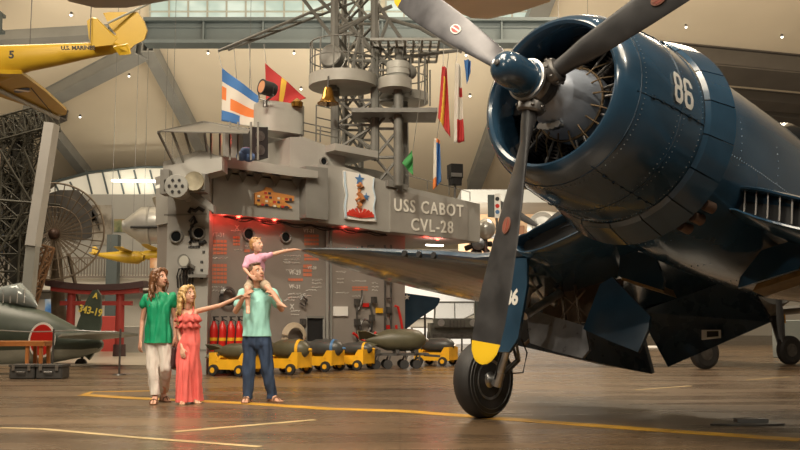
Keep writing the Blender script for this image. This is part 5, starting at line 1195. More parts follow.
GREEN = mat('blouse_green', (.0, .27, .12), .6, 0, .1, 9)
bm = B(); hull(bm, [(wsL, .054, None), (wsR, .054, None), (wc_, (.15, .115, .07), None), (wn-UP*.035, (.05, .05, .02), None)]); hull(bm, [(wc_, (.15, .115, .07), None), (ww, (.15, .12, .07), None)]); hull(bm, [(ww, (.15, .12, .07), None), (wp_-UP*.045, (.185, .145, .07), None)])
for sh_, el_ in ((wsL, we1), (wsR, we2)): seg(bm, sh_, .054, sh_.lerp(el_, .30), .060)
remesh('blouse', bm, GREEN, wo, .009, 2, folds=.028, fs=10, fv=(1.8, 1.8, .45), thick=.004, cut=[(wp_-UP*.035, (0, 0, -1))])
bm = B(); tube(bm, [wn+V((-.03, -.045, -.03)), wn+V((.012, -.10, -.09)), wn+V((.02, -.12, -.15)), wn+V((.02, -.125, -.2))], .006, 5); tube(bm, [wn+V((.045, -.03, -.03)), wn+V((.02, -.10, -.09))], .006, 5); fin('neckline_trim', bm, GREEN, wo)
WPANT = mat('trousers_white', (.70, .64, .58), .8, 0, .05, 10)
bm = B(); hull(bm, [(wp_+UP*.02, (.15, .118, .05), None), (wp_+V((-.065, 0, -.04)), .094, None), (wp_+V((.065, 0, -.04)), .094, None)])
for s, k, a in ((-1, wkL, waL), (1, wkR, waR)): chain(bm, [(wp_+V((s*.065, 0, -.04)), .096), (k, .072), (a+UP*.04, .054), (a-UP*.0, .054)])
remesh('trousers', bm, WPANT, wo, .008, 2, folds=.014, fs=14, thick=.003, cut=[((0, 0, .11), (0, 0, -1))])
longhair(wo, P, R, 1.04, hairmat('hair_chestnut', (.16, .07, .03)), .34, 17, wave=.028, seed0=31)
# bag hanging at the woman's far side
c = J(175.5, 357, .06, Yw); bm = B(); hull(bm, [(V((0, 0, .10)), (.05, .10, .03), None), (V((0, 0, -.10)), (.06, .13, .06), None)]); bg = remesh('handbag', bm, mat('bag_leather', (.05, .02, .02), .4), None, .01, 2); bg.location = c; tag(bg, 'dark slouchy handbag hanging between the woman and the girl', 'bag')
bm = B(); tube(bm, [V((-.02, -.06, .10)), V((0, -.05, .18)), V((0, 0, .22)), V((0, .05, .18)), V((-.02, .06, .10))], .01, 6); fin('bag_handle', bm, mat('bag_leather', (.05, .02, .02)), bg)
# ================================================================== OTHER AIRCRAFT AND DISPLAYS
def mpath(bm, pts, n=20):      # loft of round sections given (point, radius)
    rings = []
    for i, (p, r) in enumerate(pts):
        d = V(pts[min(i+1, len(pts)-1)][0])-V(pts[max(i-1, 0)][0]); rings.append(ringpts(p, d, r, n))
    loft(bm, rings)
def aircraft(name, label, M4, ln, r, span, chord, mbody, mwing=None, mcowl=None, blades=3, gear=0, wz=-.3, prop=True, canopy=True, nose=.75, group=None, br=1.0):
    mwing = mwing or mbody; mcowl = mcowl or mbody; e = empty(name, None, label, 'aircraft', group, mat4=M4)
    bm = B(); mpath(bm, [((0, 0, 0), r*nose), ((-.08*ln, 0, 0), r*.98), ((-.3*ln, 0, 0), r), ((-.5*ln, 0, .03*r), r*.8), ((-.75*ln, 0, .1*r), r*.45), ((-.97*ln, 0, .2*r), r*.12), ((-ln, 0, .2*r), .02)], 28); fin('fuselage', bm, mbody, e)
    bm = B(); lathe(bm, [(-.02, r*nose*.6), (.04, r*nose), (-.02, r*nose*1.08), (-.12*ln, r*1.04)], d=X, n=28, cap=False); lathe(bm, [(0, r*nose*.9), (-.03, 0.02)], d=X, n=28); fin('cowling', bm, mcowl, e)
    for s in (-1, 1):
        bm = B(); x0 = -.18*ln; W2 = [(.0, x0, wz*r, chord, .06*chord), (.5, x0-.04*chord, wz*r+.08*span*.25, chord*.85, .05*chord), (.92, x0-.1*chord, wz*r+.08*span*.46, chord*.6, .035*chord), (1, x0-.25*chord, wz*r+.08*span*.5, chord*.25, .015*chord)]
        loft(bm, [[V((xl-c*u, s*(r*.5+t*(span/2-r*.5)), z+h*v)) for u, v in [(0, 0), (.05, .7), (.3, 1), (.7, .6), (1, 0), (.7, -.5), (.3, -.8), (.05, -.6)]] for t, xl, z, c, h in W2]); fin('wing', bm, mwing, e)
        bm = B(); xt = -.84*ln; prism(bm, [(xt, s*.05, r*.2), (xt-.02*ln, s*span*.17, r*.2), (xt-.12*ln, s*span*.16, r*.2), (xt-.13*ln, s*.05, r*.2)], (0, 0, .04)); fin('tailplane', bm, mwing, e, 0)
    bm = B(); prism(bm, [(-.82*ln, -.02, r*.3), (-.92*ln, -.02, r*.3+.13*ln), (-.985*ln, -.02, r*.3+.125*ln), (-1.0*ln, -.02, r*.1)], (0, .04, 0)); fin('tail_fin', bm, mbody, e, 0)
    if canopy:
        bm = B(); mpath(bm, [((-.26*ln, 0, r*.8), .03), ((-.31*ln, 0, r*.95), r*.32), ((-.42*ln, 0, r*.9), r*.34), ((-.52*ln, 0, r*.6), .03)], 16); fin('canopy', bm, mat('canopy_glass', (.25, .28, .28), .08, .1), e)
    if prop:
        bm = B(); lathe(bm, [(0, .12), (.15, .12), (.25, .08), (.3, 0)], d=X, n=16); h = fin('spinner', bm, SILVER, e)
        for k in range(blades):
            a = pi+2*pi*k/blades; d = V((0, sin(a), cos(a))); t = V((0, cos(a), -sin(a))); bm = B(); loft(bm, [[d*q+t*w*.5+X*.12, d*q+X*.14, d*q-t*w*.5+X*.12, d*q+X*.10] for q, w in [(.06, .08), (.3*br, .12*br), (.7*br, .17*br), (1.05*br, .15*br), (1.2*br, .03)]]); fin('propeller_blade', bm, BLACK, h)
    return e
def heading(p, ang, pitch=0, roll=0):
    """nose direction ang measured in the floor plane from +X towards +Y"""
    M = Matrix.Rotation(ang, 4, 'Z') @ Matrix.Rotation(-pitch, 4, 'Y') @ Matrix.Rotation(roll, 4, 'X'); M.translation = V(p); return M
GRN = mat('ijn_green', (.045, .06, .045), .4, 0, .15, 4); GRNL = mat('belly_grey', (.30, .31, .27), .4, 0, .1, 4); CUBY = mat('aircraft_yellow', (.44, .275, .015), .4, 0, .05, 3); SILV = mat('aircraft_silver', (.55, .55, .53), .28, .6, .1, 2); LBLUE = mat('star_blue', (.03, .06, .14), .5)
# --- yellow aircraft hanging top left: rear fuselage, tail and wing seen from below
ya = empty('hanging_aircraft', inv(40, 60, 15), 'yellow aircraft marked 5 and U.S. MARINES hanging from the roof at top left', 'aircraft'); yo = ya.location.copy()
Yp = lambda x, y, d=15: inv(x, y, d)-yo
bm = B(); rings = []
for x, yt, yb, d in [(-60, 30, 98, 13.6), (-25, 42, 90, 14), (0, 46, 82, 14.3), (30, 45, 71, 14.6), (60, 44, 65, 14.8), (90, 43, 58, 15), (112, 42, 54, 15.1), (120, 44, 51, 15.2)]:
    a, b = Yp(x, yt, d), Yp(x, yb, d); c = (a+b)/2; h = (a-b).length/2; rings.append([c+V((0, h*.7*(abs(sin(t))**.8)*(1 if sin(t) > 0 else -1), h*cos(t))) for t in [2*pi*i/28 for i in range(28)]])
loft(bm, rings); fin('fuselage', bm, CUBY, ya)
bm = B(); prism(bm, [Yp(*p, 15.15) for p in [(103, 13), (109, 12), (137, 12), (144, 22), (147, 31), (144, 40), (134, 45), (125, 55), (112, 48), (116, 34), (110, 27)]], (0, .06, .02)); fin('rudder', bm, CUBY, ya, 0)
bm = B(); prism(bm, [Yp(*p, 14.9) for p in [(88, 20), (92, 17), (97, 18), (112, 33), (118, 38), (113, 44), (94, 46), (90, 38)]], (0, -.05, -.03)); fin('tailplane', bm, CUBY, ya, 0)
bm = B(); prism(bm, [Yp(114, 46, 14.9), Yp(128, 43, 14.6), Yp(131, 53, 14.4), Yp(120, 54, 14.8)], (0, -.03, -.03)); fin('tailplane', bm, CUBY, ya, 0)
w0, w1, w2 = Yp(-40, 84, 14), Yp(22, 74, 14.4), Yp(67, 111, 17.8); wnn = (w1-w0).cross(w2-w0).normalized()
if wnn.z > 0: wnn = -wnn
def Wq(x, y, off=0): return onp(x, y, w0+yo+wnn*off, wnn)-yo
bm = B(); prism(bm, [Wq(*p) for p in [(-40, 72), (8, 74), (22, 74), (46, 92), (67, 111), (66, 115), (58, 116), (-40, 84)]], -wnn*.07); yw = fin('wing', bm, CUBY, ya, 0)
bm = B(); tube(bm, [Wq(31, 88, .005), Wq(52, 113, .005)], .01, 4); fin('aileron_gap', bm, BLACK, yw)
bm = B(); tube(bm, [Wq(-10, 86, .05), Wq(58, 118, .05)], .04, 8); fin('wing_strut', bm, GRNL, ya); bm = B(); tube(bm, [Yp(108, 23, 15), Yp(150, 3, 15.2)], .02, 6); fin('wing_strut', bm, GRNL, ya)
bm = B(); q = Wq(22, 90, .004); disc(bm, q, wnn, .13, .008, 24); U = (Wq(30, 91)-Wq(14, 89)).normalized(); Vv = wnn.cross(U)
prism(bm, [q+wnn*.01+U*x+Vv*z for x, z in [(-.2, -.03), (.2, -.03), (.2, .03), (-.2, .03)]], wnn*.004, 1)
fin('star_roundel', bm, [LBLUE, WHITE], yw)
text_obj('number_marking', '5', .17, BLACK, ya, basis(Yp(11.5, 55, 14.1), (1, .08, 0), UP), .004, bold=.006, label='black number 5')
text_obj('lettering', 'U.S. MARINES', .092, BLACK, ya, basis(Yp(78, 48, 14.62), (1, .06, .03), UP), .004, bold=.003, label='black letters U.S. MARINES')
for x, y in ((30, 45), (90, 43)):
    bm = B(); p = Yp(x, y, 14.8); q = V((0, 64-(p+yo).y*1.0, 0)); top = roof(x-6, 2)-yo; top = V((p.x, p.y, 14.9-yo.z)); cyl(bm, p, top, .008, .008, 5); fin('hanging_wire', bm, STEELD, ya)
# --- wings of two more aircraft hanging overhead, only their tips in frame
def slab(name, pts, z, t, m, label):
    bm = B(); P = [onp(x, y, V((0, 0, z)), UP) for x, y in pts]; c = sum(P, V())/len(P); prism(bm, [p-c for p in P], (0, 0, t)); bmesh.ops.bevel(bm, geom=bm.edges[:], offset=t*.3, segments=2, affect='EDGES')
    e = empty(name, c, label, 'aircraft'); w = fin('wing', bm, m, e, 40)
    bm = B(); a, b = P[0]-c, P[len(P)//2]-c
    for k in (.25, .5, .75): q = (P[0]-c).lerp(P[1]-c, k); cyl(bm, q*.6, (q*.6).xy.to_3d()+UP*(15.05-z), .008, .008, 5)
    fin('hanging_wire', bm, STEELD, e); return e
slab('hanging_aircraft', [(430, -30), (560, -30), (553, 2), (520, 12), (489, 20), (470, 19), (448, 10), (438, -5)], 6.2, .16, mat('wing_tan', (.80, .66, .47), .5, 0, .05, 1), 'tan wing tip of an aircraft hanging at top centre above the propeller')
slab('hanging_aircraft', [(50, -30), (190, -30), (174, 1), (128, 9), (95, 9), (66, 2), (55, -8)], 5.6, .16, mat('wing_grey', (.33, .31, .29), .5, 0, .05, 1), 'grey wing tip of an aircraft hanging above the yellow tail')
# --- green fighter with red roundel on the left
gp_ = inv(98, 345, 21.5); N0 = V((gp_.x-8.6, 21.5, gp_.z+.1)); ga = aircraft('fighter_aircraft', 'dark green fighter with a red roundel and tail number 343-19 at far left', heading((N0.x+.0, 21.6, 1.45), pi-.0, .085), 8.8, .72, 10, 1.9, GRN, mwing=GRN, prop=True, canopy=False)
GI = ga.matrix_world.inverted()
Gq = lambda x, y, d=21.5: GI @ inv(x, y, d)
ch = [o for o in bpy.data.objects if o.parent == ga]
for o in ch:
    if o.name.startswith(('tail_fin', 'fuselage', 'tailplane')): bpy.data.objects.remove(o)
bm = B(); rings = []
for x, yt, yb in [(-330, 300, 372), (-240, 290, 378), (-120, 288, 380), (-30, 296, 376), (0, 300, 373), (22, 306, 369), (45, 312, 365), (65, 322, 361), (85, 332, 357), (100, 338, 352), (103, 342, 348)]:
    a, b = Gq(x, yt), Gq(x, yb); c = (a+b)/2; h = (a-b).length/2; rings.append([c+V((0, h*.8*sin(t), h*cos(t))) for t in [2*pi*i/32 for i in range(32)]])
loft(bm, rings); gf_ = fin('fuselage', bm, GRN, ga)
for f in gf_.data.polygons: pass
gf_.data.materials.append(GRNL)
for f in gf_.data.polygons:
    if (gf_.data.vertices[f.vertices[0]].co.z < .0) and f.normal.z < -.35: f.material_index = 1
bm = B(); prism(bm, [Gq(x, y, 21.45) for x, y in [(73, 337), (78, 322), (86, 301), (92, 291), (97, 289.5), (100.5, 295), (101, 322), (97, 348), (89, 360), (80, 352)]], GI.to_3x3() @ V((0, .1, 0))); gfn = fin('tail_fin', bm, GRN, ga, 0)
JY = mat('tail_number_yellow', (.65, .50, .08), .5)
Rg = GI.to_3x3()
def gtext(s, x, y, h, label):
    M = Matrix.Translation(Gq(x, y, 21.43)) @ (Rg @ basis((0, 0, 0), (1, 0, -.22), UP).to_3x3()).to_4x4(); return text_obj('tail_number', s, h, JY, ga, M, .005, bold=.006, label=label, squeeze=.85)
gtext('343-19', 90.5, 311, .235, 'yellow tail number 343-19'); gtext('A', 95.5, 296, .18, 'yellow letter A')
bm = B(); q = Gq(42, 340, 20.92); nn = (Rg @ V((.05, -1, 0))).normalized(); disc(bm, q, nn, .30, .012, 28, 0, .40); disc(bm, q+nn*.012, nn, .255, .01, 28, 1, .35); fin('roundel', bm, [WHITE, RED], ga, label='red disc with a white ring')
bm = B(); mpath(bm, [(Gq(-4, 302, 21.5), .1), (Gq(5, 296, 21.5), .24), (Gq(18, 294, 21.5), .27), (Gq(28, 301, 21.5), .18), (Gq(37, 307, 21.5), .04)], 18); gcn = fin('cockpit_canopy', bm, mat('canopy_glass', (.25, .28, .28), .08, .1), ga)
bm = B()
for x in (3, 10, 17, 24): tube(bm, [Gq(x, 303, 21.2), Gq(x+.5, 290, 21.3), Gq(x+1, 288.5, 21.5), Gq(x+1.5, 290, 21.7)], .018, 5)
fin('canopy_frame', bm, SILVER, gcn)
bm = B(); prism(bm, [Gq(58, 338, 20.9), Gq(100, 340, 21.4), Gq(138, 336, 19.6), Gq(110, 333, 19.2), Gq(62, 336, 20.4)], (0, 0, .05)); fin('tailplane', bm, GRNL, ga, 0)
bm = B(); cyl(bm, Gq(81, 364, 21.5)+V((0, -.05, 0)), Gq(81, 364, 21.5)+V((0, .05, 0)), .13, .13, 16); cyl(bm, Gq(81, 362, 21.5), Gq(84, 350, 21.5), .03, .03, 8); fin('tail_wheel', bm, RUBBER, ga)
for s in (-1, 1):
    bm = B(); q = V((-2.6, s*1.9, 0)); g0 = ga.matrix_world @ q; w = GI @ V((g0.x, g0.y, .36)); t = V((-2.4, s*1.8, -.2)); cyl(bm, w+V((0, -.1, 0)), w+V((0, .1, 0)), .36, .36, 20); wl = fin('main_wheel', bm, RUBBER, ga); bm = B(); cyl(bm, w, t, .06, .06, 8); fin('gear_leg', bm, STEELD, wl)
# --- red gate
gt = empty('torii_gate', (xpx(97, 26), 26, 0), 'red gate with a curved black lintel behind the green fighter', 'gate'); to = gt.location.copy(); T_ = lambda x, y, d=26: inv(x, y, d)-to
TR = mat('gate_red', (.28, .03, .025), .5, 0, .08, 3); TBK = mat('gate_black', (.05, .025, .025), .5)
for x in (72, 120.5):
    bm = B(); a = T_(x, 290); cyl(bm, V((a.x*1.03, 0, 0)), a, .13, .115, 16); pst = fin('post', bm, TR, gt); bm = B(); cyl(bm, V((a.x*1.03, 0, 0)), V((a.x*1.03, 0, .35)), .18, .17, 16); fin('post_foot', bm, TBK, pst)
bm = B(); top = []; bot = []
for i in range(15): t = i/14; x = 48+98*t; s = (2*t-1)**2; top.append(T_(x, 283.5+2*t-4.5*s)); bot.append(T_(x, 290+1.5*t-4*s))
prism(bm, [p+V((0, -.25, 0)) for p in top+bot[::-1]], (0, .5, 0)); fin('lintel', bm, TBK, gt, 0)
bm = B(); top = []; bot = []
for i in range(15): t = i/14; x = 53+88*t; s = (2*t-1)**2; top.append(T_(x, 290+1.5*t-3.5*s)); bot.append(T_(x, 294+1.5*t-3*s))
prism(bm, [p+V((0, -.2, 0)) for p in top+bot[::-1]], (0, .4, 0)); fin('upper_beam', bm, TR, gt, 0)
bm = B(); a, b = T_(61, 303), T_(132, 303.5); box(bm, (a+b)/2, ((b-a).length, .2, .12)); fin('tie_beam', bm, TR, gt, 0)
bm = B(); a, b = T_(97, 295), T_(97, 302); bar(bm, a, b, .2, .1); fin('centre_strut', bm, TR, gt, 0)
# red and grey clutter behind: low display plinths
def plinth(x0, y0, x1, y1, Y, m, label, d=.5, name='display_plinth'):
    a, b = inv(x0, y1, Y), inv(x1, y0, Y); bm = B(); z1 = b.z; box(bm, ((b.x-a.x)/2, d/2, z1/2), (b.x-a.x, d, z1)); bmesh.ops.bevel(bm, geom=bm.edges[:], offset=.02, segments=1, affect='EDGES'); o = fin(name, bm, m, None, 0); o.location = (a.x, Y, 0); return tag(o, label, 'plinth')
plinth(100, 316, 120, 340, 30, mat('panel_red', (.45, .06, .05), .5), 'low red display wall seen through the red gate')
plinth(122, 326, 156, 340, 29, SILV, 'long low grey display case right of the red gate')
# --- tool crates, bench, barrier in front of the green fighter
def crate(x0, x1, yt, yb, label, m):
    a = gnd(x0, yb); b = gnd(x1, yb); e = empty('tool_crate', ((a.x+b.x)/2, a.y+.2, 0), label, 'crate', 'tool crates on the floor'); w = b.x-a.x; h = (yb-yt)/(F_PX/a.y)
    bm = B(); box(bm, (0, 0, h*.4), (w*.96, .38, h*.8)); bmesh.ops.bevel(bm, geom=bm.edges[:], offset=.015, segments=2, affect='EDGES'); fin('box_body', bm, m, e, 40)
    bm = B(); box(bm, (0, 0, h*.9), (w, .42, h*.2)); bmesh.ops.bevel(bm, geom=bm.edges[:], offset=.012, segments=2, affect='EDGES'); fin('lid', bm, m, e, 40)
    for k in (-.3, .3): bm = B(); box(bm, (k*w, -.215, h*.78), (.05, .02, .09)); fin('latch', bm, SILVER, e, 0)
    bm = B(); tube(bm, [(-.07, -.2, h*.5), (-.07, -.24, h*.5), (.07, -.24, h*.5), (.07, -.2, h*.5)], .01, 6); fin('handle', bm, SILVER, e)
CRT = mat('crate_grey', (.07, .068, .065), .45, 0, .1, 8)
crate(8, 34, 365, 379, 'left one of the two dark tool crates on the floor at far left', CRT); crate(35, 62, 365, 379, 'right one of the two dark tool crates on the floor at far left', CRT)
g = gnd(14, 374); tb = empty('work_bench', (g.x, g.y, 0), 'orange wooden trestle bench at the far left edge behind the crates', 'bench'); OW = mat('bench_orange', (.48, .18, .05), .5, 0, .15, 6)
hz = (374-344)/(F_PX/g.y); bm = B(); box(bm, (0, 0, hz), (1.3, .5, .09)); fin('bench_top', bm, OW, tb, 0)
for sx in (-.58, .32, .58):
    for s in (-.2, .2): bm = B(); bar(bm, (sx, s, 0), (sx*.97, s*.9, hz), .06); fin('leg', bm, OW, tb, 0)
bx = empty('crowd_barrier', (gnd(60, 375).x, gnd(60, 375).y, 0), 'thin steel stanchion barrier running across the left display', 'barrier'); bo = bx.location.copy(); Yb = bo.y
for px in (-20, 55, 121.5):
    bm = B(); p = V((xpx(px, Yb)-bo.x, 0, 0)); cyl(bm, p, p+UP*.85, .02, .02, 8); cyl(bm, p, p+UP*.02, .13, .12, 18); fin('stanchion', bm, STEELD, bx)
bm = B(); tube(bm, [V((xpx(px, Yb)-bo.x, 0, .83-.03*abs(sin(px*.042)))) for px in range(-20, 123, 6)], .012, 6); fin('rail_wire', bm, SILVER, bx)
# raised pale display floor strip
bm = B(); a = gnd(-60, 366).y; box(bm, (-14, a+12, .01), (20.5, 24, .02)); tn[0] += 1; struct(fin('trim_%d' % tn[0], bm, mat('pale_floor', (.42, .37, .30), .3, 0, .08, .5), smooth=0))
# --- radar dish
dc = inv(54, 234, 26); rd = empty('radar_dish', (dc.x, 26.3, 0), 'large round wire-spoked radar dish with a dark hub at left', 'radar'); ro_ = rd.location.copy(); DM = mat('dish_bronze', (.12, .09, .06), .5, .3, .2, 5)
dx = V((.25, -.95, .12)).normalized(); Fd = frame(dx); Rr = 1.38; dl_ = dc-ro_
def dp(r, a): return dl_+Fd @ V((r*cos(a), r*sin(a), .42*(r/Rr)**2))
bm = B()
for k in range(32): a = 2*pi*k/32; tube(bm, [dp(Rr*t, a) for t in (.08, .3, .55, .8, 1)], .016, 5)
o = fin('rib_frame', bm, DM, rd)
for r, w in [(Rr, .028), (Rr*.78, .012), (Rr*.55, .02), (Rr*.45, .01), (Rr*.36, .01), (Rr*.27, .01)]: bm = B(); tube(bm, [dp(r, 2*pi*i/64) for i in range(64)], w, 5, closed=True); fin('hoop', bm, DM, rd)
bm = B(); 
for k in range(64): a = 2*pi*(k+.5)/64; tube(bm, [dp(Rr*t, a) for t in (.12, .35, .55)], .009, 4)
fin('mesh_inner', bm, DM, rd)
bm = B(); lathe(bm, [(-.25, .1), (-.05, .17), (.10, .15), (.18, .08), (.2, 0)], dl_, dx, 20); fin('hub', bm, mat('hub_rust', (.06, .032, .022), .5, .3, .2, 8), rd)
bm = B(); cyl(bm, V((0, .6, 0)), dl_-dx*.3, .25, .14, 16); tube(bm, [V((-1, .3, 0)), dl_-dx*.2+V((-.3, .3, -.5))], .06, 6); tube(bm, [V((1, .3, 0)), dl_-dx*.2+V((.3, .3, -.5))], .06, 6); fin('pedestal', bm, DM, rd)
# rusty trusses below the dish, and the lattice tower
def truss(e, a, b, w, n, r, m, name='truss'):
    a, b = V(a), V(b); d = (b-a).normalized(); s = d.cross(V((0, 1, 0))).normalized()*w/2; t = d.cross(s).normalized()*w/2; bm = B(); C4 = [s+t, s-t, -s-t, -s+t]
    for c in C4: cyl(bm, a+c, b+c, r, r, 6)
    for k in range(n):
        p, q = a.lerp(b, k/n), a.lerp(b, (k+1)/n)
        for i in range(4): c, c2 = C4[i], C4[(i+1) % 4]; cyl(bm, p+c, q+c2, r*.6, r*.6, 5); cyl(bm, p+c2, q+c, r*.6, r*.6, 5); cyl(bm, q+c, q+c2, r*.6, r*.6, 5)
    return fin(name, bm, m, e)
lt = empty('lattice_tower', (xpx(12, 24), 24, 0), 'dark lattice radar tower with crossing booms at the far left edge', 'tower'); lo = lt.location.copy(); Lq = lambda x, y, d=24: inv(x, y, d)-lo
LM = mat('lattice_olive', (.045, .042, .03), .6, .2, .2, 5)
b0 = Lq(10, 320); truss(lt, (b0.x, 0, 0), Lq(19, 118), .55, 14, .035, LM); truss(lt, Lq(-30, 140), Lq(52, 118, 23.5), .6, 8, .03, LM); truss(lt, Lq(-20, 235), Lq(40, 222), .5, 6, .03, LM); truss(lt, Lq(2, 210), Lq(46, 122, 23.6), .35, 8, .022, LM); truss(lt, Lq(-20, 190), Lq(34, 176), .4, 6, .022, LM)
bm = B(); bar(bm, V((Lq(14, 300).x, .3, 0)), Lq(23, 125, 24.3), .45, .3); fin('tower_column', bm, mat('tower_dark', (.04, .037, .03), .6), lt, 0)
for k, (a, b) in enumerate([((20, 130), (0, 170)), ((24, 150), (45, 200)), ((0, 150), (30, 200)), ((10, 240), (50, 190)), ((-5, 260), (28, 200)), ((0, 200), (60, 205)), ((25, 265), (45, 238))]):
    bm = B(); cyl(bm, Lq(*a, 23.4), Lq(*b, 23.6), .035, .035, 6); fin('brace', bm, LM, lt)
rt = empty('rusty_truss', (xpx(24, 25), 25, 0), 'brown slanting truss leaning below the radar dish', 'truss'); ro2 = rt.location.copy(); truss(rt, V((-.4, 0, .1)), inv(42, 245, 25)-ro2, .5, 8, .04, mat('rust_brown', (.22, .12, .06), .6, .2, .2, 6))
bm = B(); a = inv(52, 124, 23.2); b = inv(33, 246, 23.2); tn[0] += 1; bar(bm, a, b, .42, .25); o = struct(fin('trim_%d' % tn[0], bm, mat('strut_light', (.40, .39, .37), .5, 0, .06, 2), smooth=0))
b2 = B(); bar(b2, V((b.x-.15, 23.2, 0)), b, .3, .25); tn[0] += 1; struct(fin('trim_%d' % tn[0], b2, BEAML, smooth=0))
# --- silver and yellow aircraft hanging on the left, behind the island
sv = aircraft('hanging_aircraft', 'polished silver aircraft with a dark stripe hanging behind the left end of the island', heading(inv(124, 226, 30), pi+.12, -.03), 7, .62, 8, 1.6, SILV, prop=False, canopy=False, nose=.3, wz=.2)
bm = B(); tube(bm, [(-.3, .56, -.1), (-1.2, .63, -.12), (-2.2, .63, -.12)], .05, 6); tube(bm, [(-.3, -.56, -.1), (-1.2, -.63, -.12), (-2.2, -.63, -.12)], .05, 6); fin('stripe', bm, BLACK, sv)
def wires(e, pts, ztop=None):
    I = e.matrix_world.inverted()
    for p in pts:
        w = e.matrix_world @ V(p); zt_ = 15.0 if w.y < 28 else 15-(w.y-28)*.25; bm = B(); cyl(bm, p, I @ V((w.x, w.y, zt_)), .008, .008, 4); fin('hanging_wire', bm, STEELD, e)
wires(sv, [(-1.5, 0, .6), (-4, 0, .4)])
y1 = aircraft('hanging_aircraft', 'small bright yellow aircraft hanging left of the woman with its tail to the left', heading(inv(143, 258, 32), -.12, -.06), 1.9, .22, 2.2, .45, CUBY, prop=False, canopy=False, nose=.5, wz=.9)
wires(y1, [(-.4, 0, .2), (-1.2, 0, .1)])
y2 = aircraft('hanging_aircraft', 'second small yellow aircraft hanging just behind the left end of the island', heading(inv(172, 255, 36.5), -.1, 0), 2.2, .22, 3.0, .5, CUBY, prop=False, canopy=False, nose=.5, wz=.9)
wires(y2, [(-.4, 0, .2), (-1.2, 0, .1)])
# pinkish figure poster by the woman's head
pst = panel('mural', rect(150, 258, 160, 268), 30, photo_mat('mural_warm', (.5, .2, .08), (.7, .4, .2), (.8, .6, .45), 2), 'small warm orange poster board on a stand above the woman\'s head', 'display'); bm = B(); a = inv(155, 268, 30); bar(bm, (a.x, 30.1, 0), a+V((0, .1, 0)), .08); fin('stand', bm, BEAM, pst, 0)
# --- right of the island: aircraft, engine and vehicles
pa = aircraft('hanging_aircraft', 'silver radial-engined aircraft with dark propeller hanging between the lower blade and the cowling', heading(inv(542, 228, 30), pi+.95, .05), 7, .62, 9, 1.7, SILV, mcowl=SILV, blades=3, wz=-.2, nose=.85, br=1.7)
wires(pa, [(-1.5, 0, .6), (-4, 0, .4)])
en = empty('radial_engine', inv(478, 244, 23.5), 'dark radial engine on a stand right of the sign below the round silver housing', 'engine'); 
bm = B(); lathe(bm, [(-.2, .1), (-.1, .16), (.1, .16), (.2, .08), (.25, 0)], d=V((0, -1, 0)), n=20); fin('crankcase', bm, ENGG, en)
for k in range(9): a = 2*pi*k/9; d = V((cos(a), 0, sin(a))); bm = B(); cyl(bm, d*.14, d*.36, .06, .07, 10); [cyl(bm, d*(.17+.035*j), d*(.185+.035*j), .08, .08, 10) for j in range(5)]; fin('cylinder', bm, ENG, en)
bm = B(); z = -en.location.z; cyl(bm, (0, .2, z), (0, .2, 0), .08, .08, 10); box(bm, (0, .2, z+.04), (.8, .8, .08)); fin('stand', bm, BEAM, en, 0)
bm = B(); c = inv(486, 229, 23); sph(bm, V((0, 0, 0)), (.24, .24, .27), 3); o = fin('lamp_housing', bm, SILV); o.location = c; tag(o, 'round silver lamp housing right of the CVL-28 lettering', 'lamp'); bm = B(); cyl(bm, (0, .05, -c.z), (0, .05, -.2), .04, .04, 8); fin('post', bm, STEELD, o)
sg = empty('signal_board', inv(497, 214, 22), 'narrow white board with black red and blue dots beside the lower blade', 'sign'); so_ = sg.location.copy(); bm = B(); a, b = inv(494, 218, 22)-so_, inv(500.5, 194, 22)-so_; box(bm, (a+b)/2, (b.x-a.x, .03, b.z-a.z)); fin('board', bm, WHITE, sg, 0)
bm = B(); a, b = inv(488, 217, 22)-so_, inv(494, 195, 22)-so_; box(bm, (a+b)/2, (b.x-a.x, .1, b.z-a.z)); fin('side_box', bm, BEAM, sg, 0)
for y, m in ((199, BLACK), (206, RED), (212, LBLUE if False else EBL)): bm = B(); disc(bm, inv(497.3, y, 22)-so_+V((0, -.015, 0)), V((0, -1, 0)), .05, .01, 16); fin('dot', bm, m, sg)
bm = B(); cyl(bm, (0, .08, -so_.z), (0, .08, .0), .03, .03, 8); fin('post', bm, STEELD, sg)
# navy tail and pale wing shapes by the bright display hall
def stand_prism(name, pts, Y, t, m, label, cat, legs=(), sub='panel'):
    c = inv(*pts[0], Y); e = empty(name, (c.x, Y, 0), label, cat); bm = B(); prism(bm, [inv(x, y, Y)-e.location for x, y in pts], (0, t, 0)); bmesh.ops.bevel(bm, geom=bm.edges[:], offset=min(t*.3, .04), segments=2, affect='EDGES'); fin(sub, bm, m, e, 40)
    for x, y in legs: bm = B(); p = inv(x, y, Y)-e.location; cyl(bm, (p.x, t/2, 0), (p.x, t/2, p.z), .03, .03, 8); fin('support', bm, STEELD, e)
    return e
tl = stand_prism('aircraft_tail', [(398, 292), (441, 298), (437, 307), (420, 318), (404, 331), (398, 332)], 25, .12, NAVY, 'dark blue aircraft tail surface showing behind the right end of the island', 'aircraft', [(405, 325), (425, 310)], 'tail_panel')
bm = B(); c = inv(407, 297, 25)-tl.location+V((0, -.01, 0)); prism(bm, [c+V((sin(pi*i/5)*(.09 if i % 2 == 0 else .036), 0, cos(pi*i/5)*(.09 if i % 2 == 0 else .036))) for i in range(10)], (0, -.01, 0)); fin('star', bm, WHITE, tl, 0)
WSH = mat('wing_white', (.62, .61, .56), .4, 0, .05, 3)
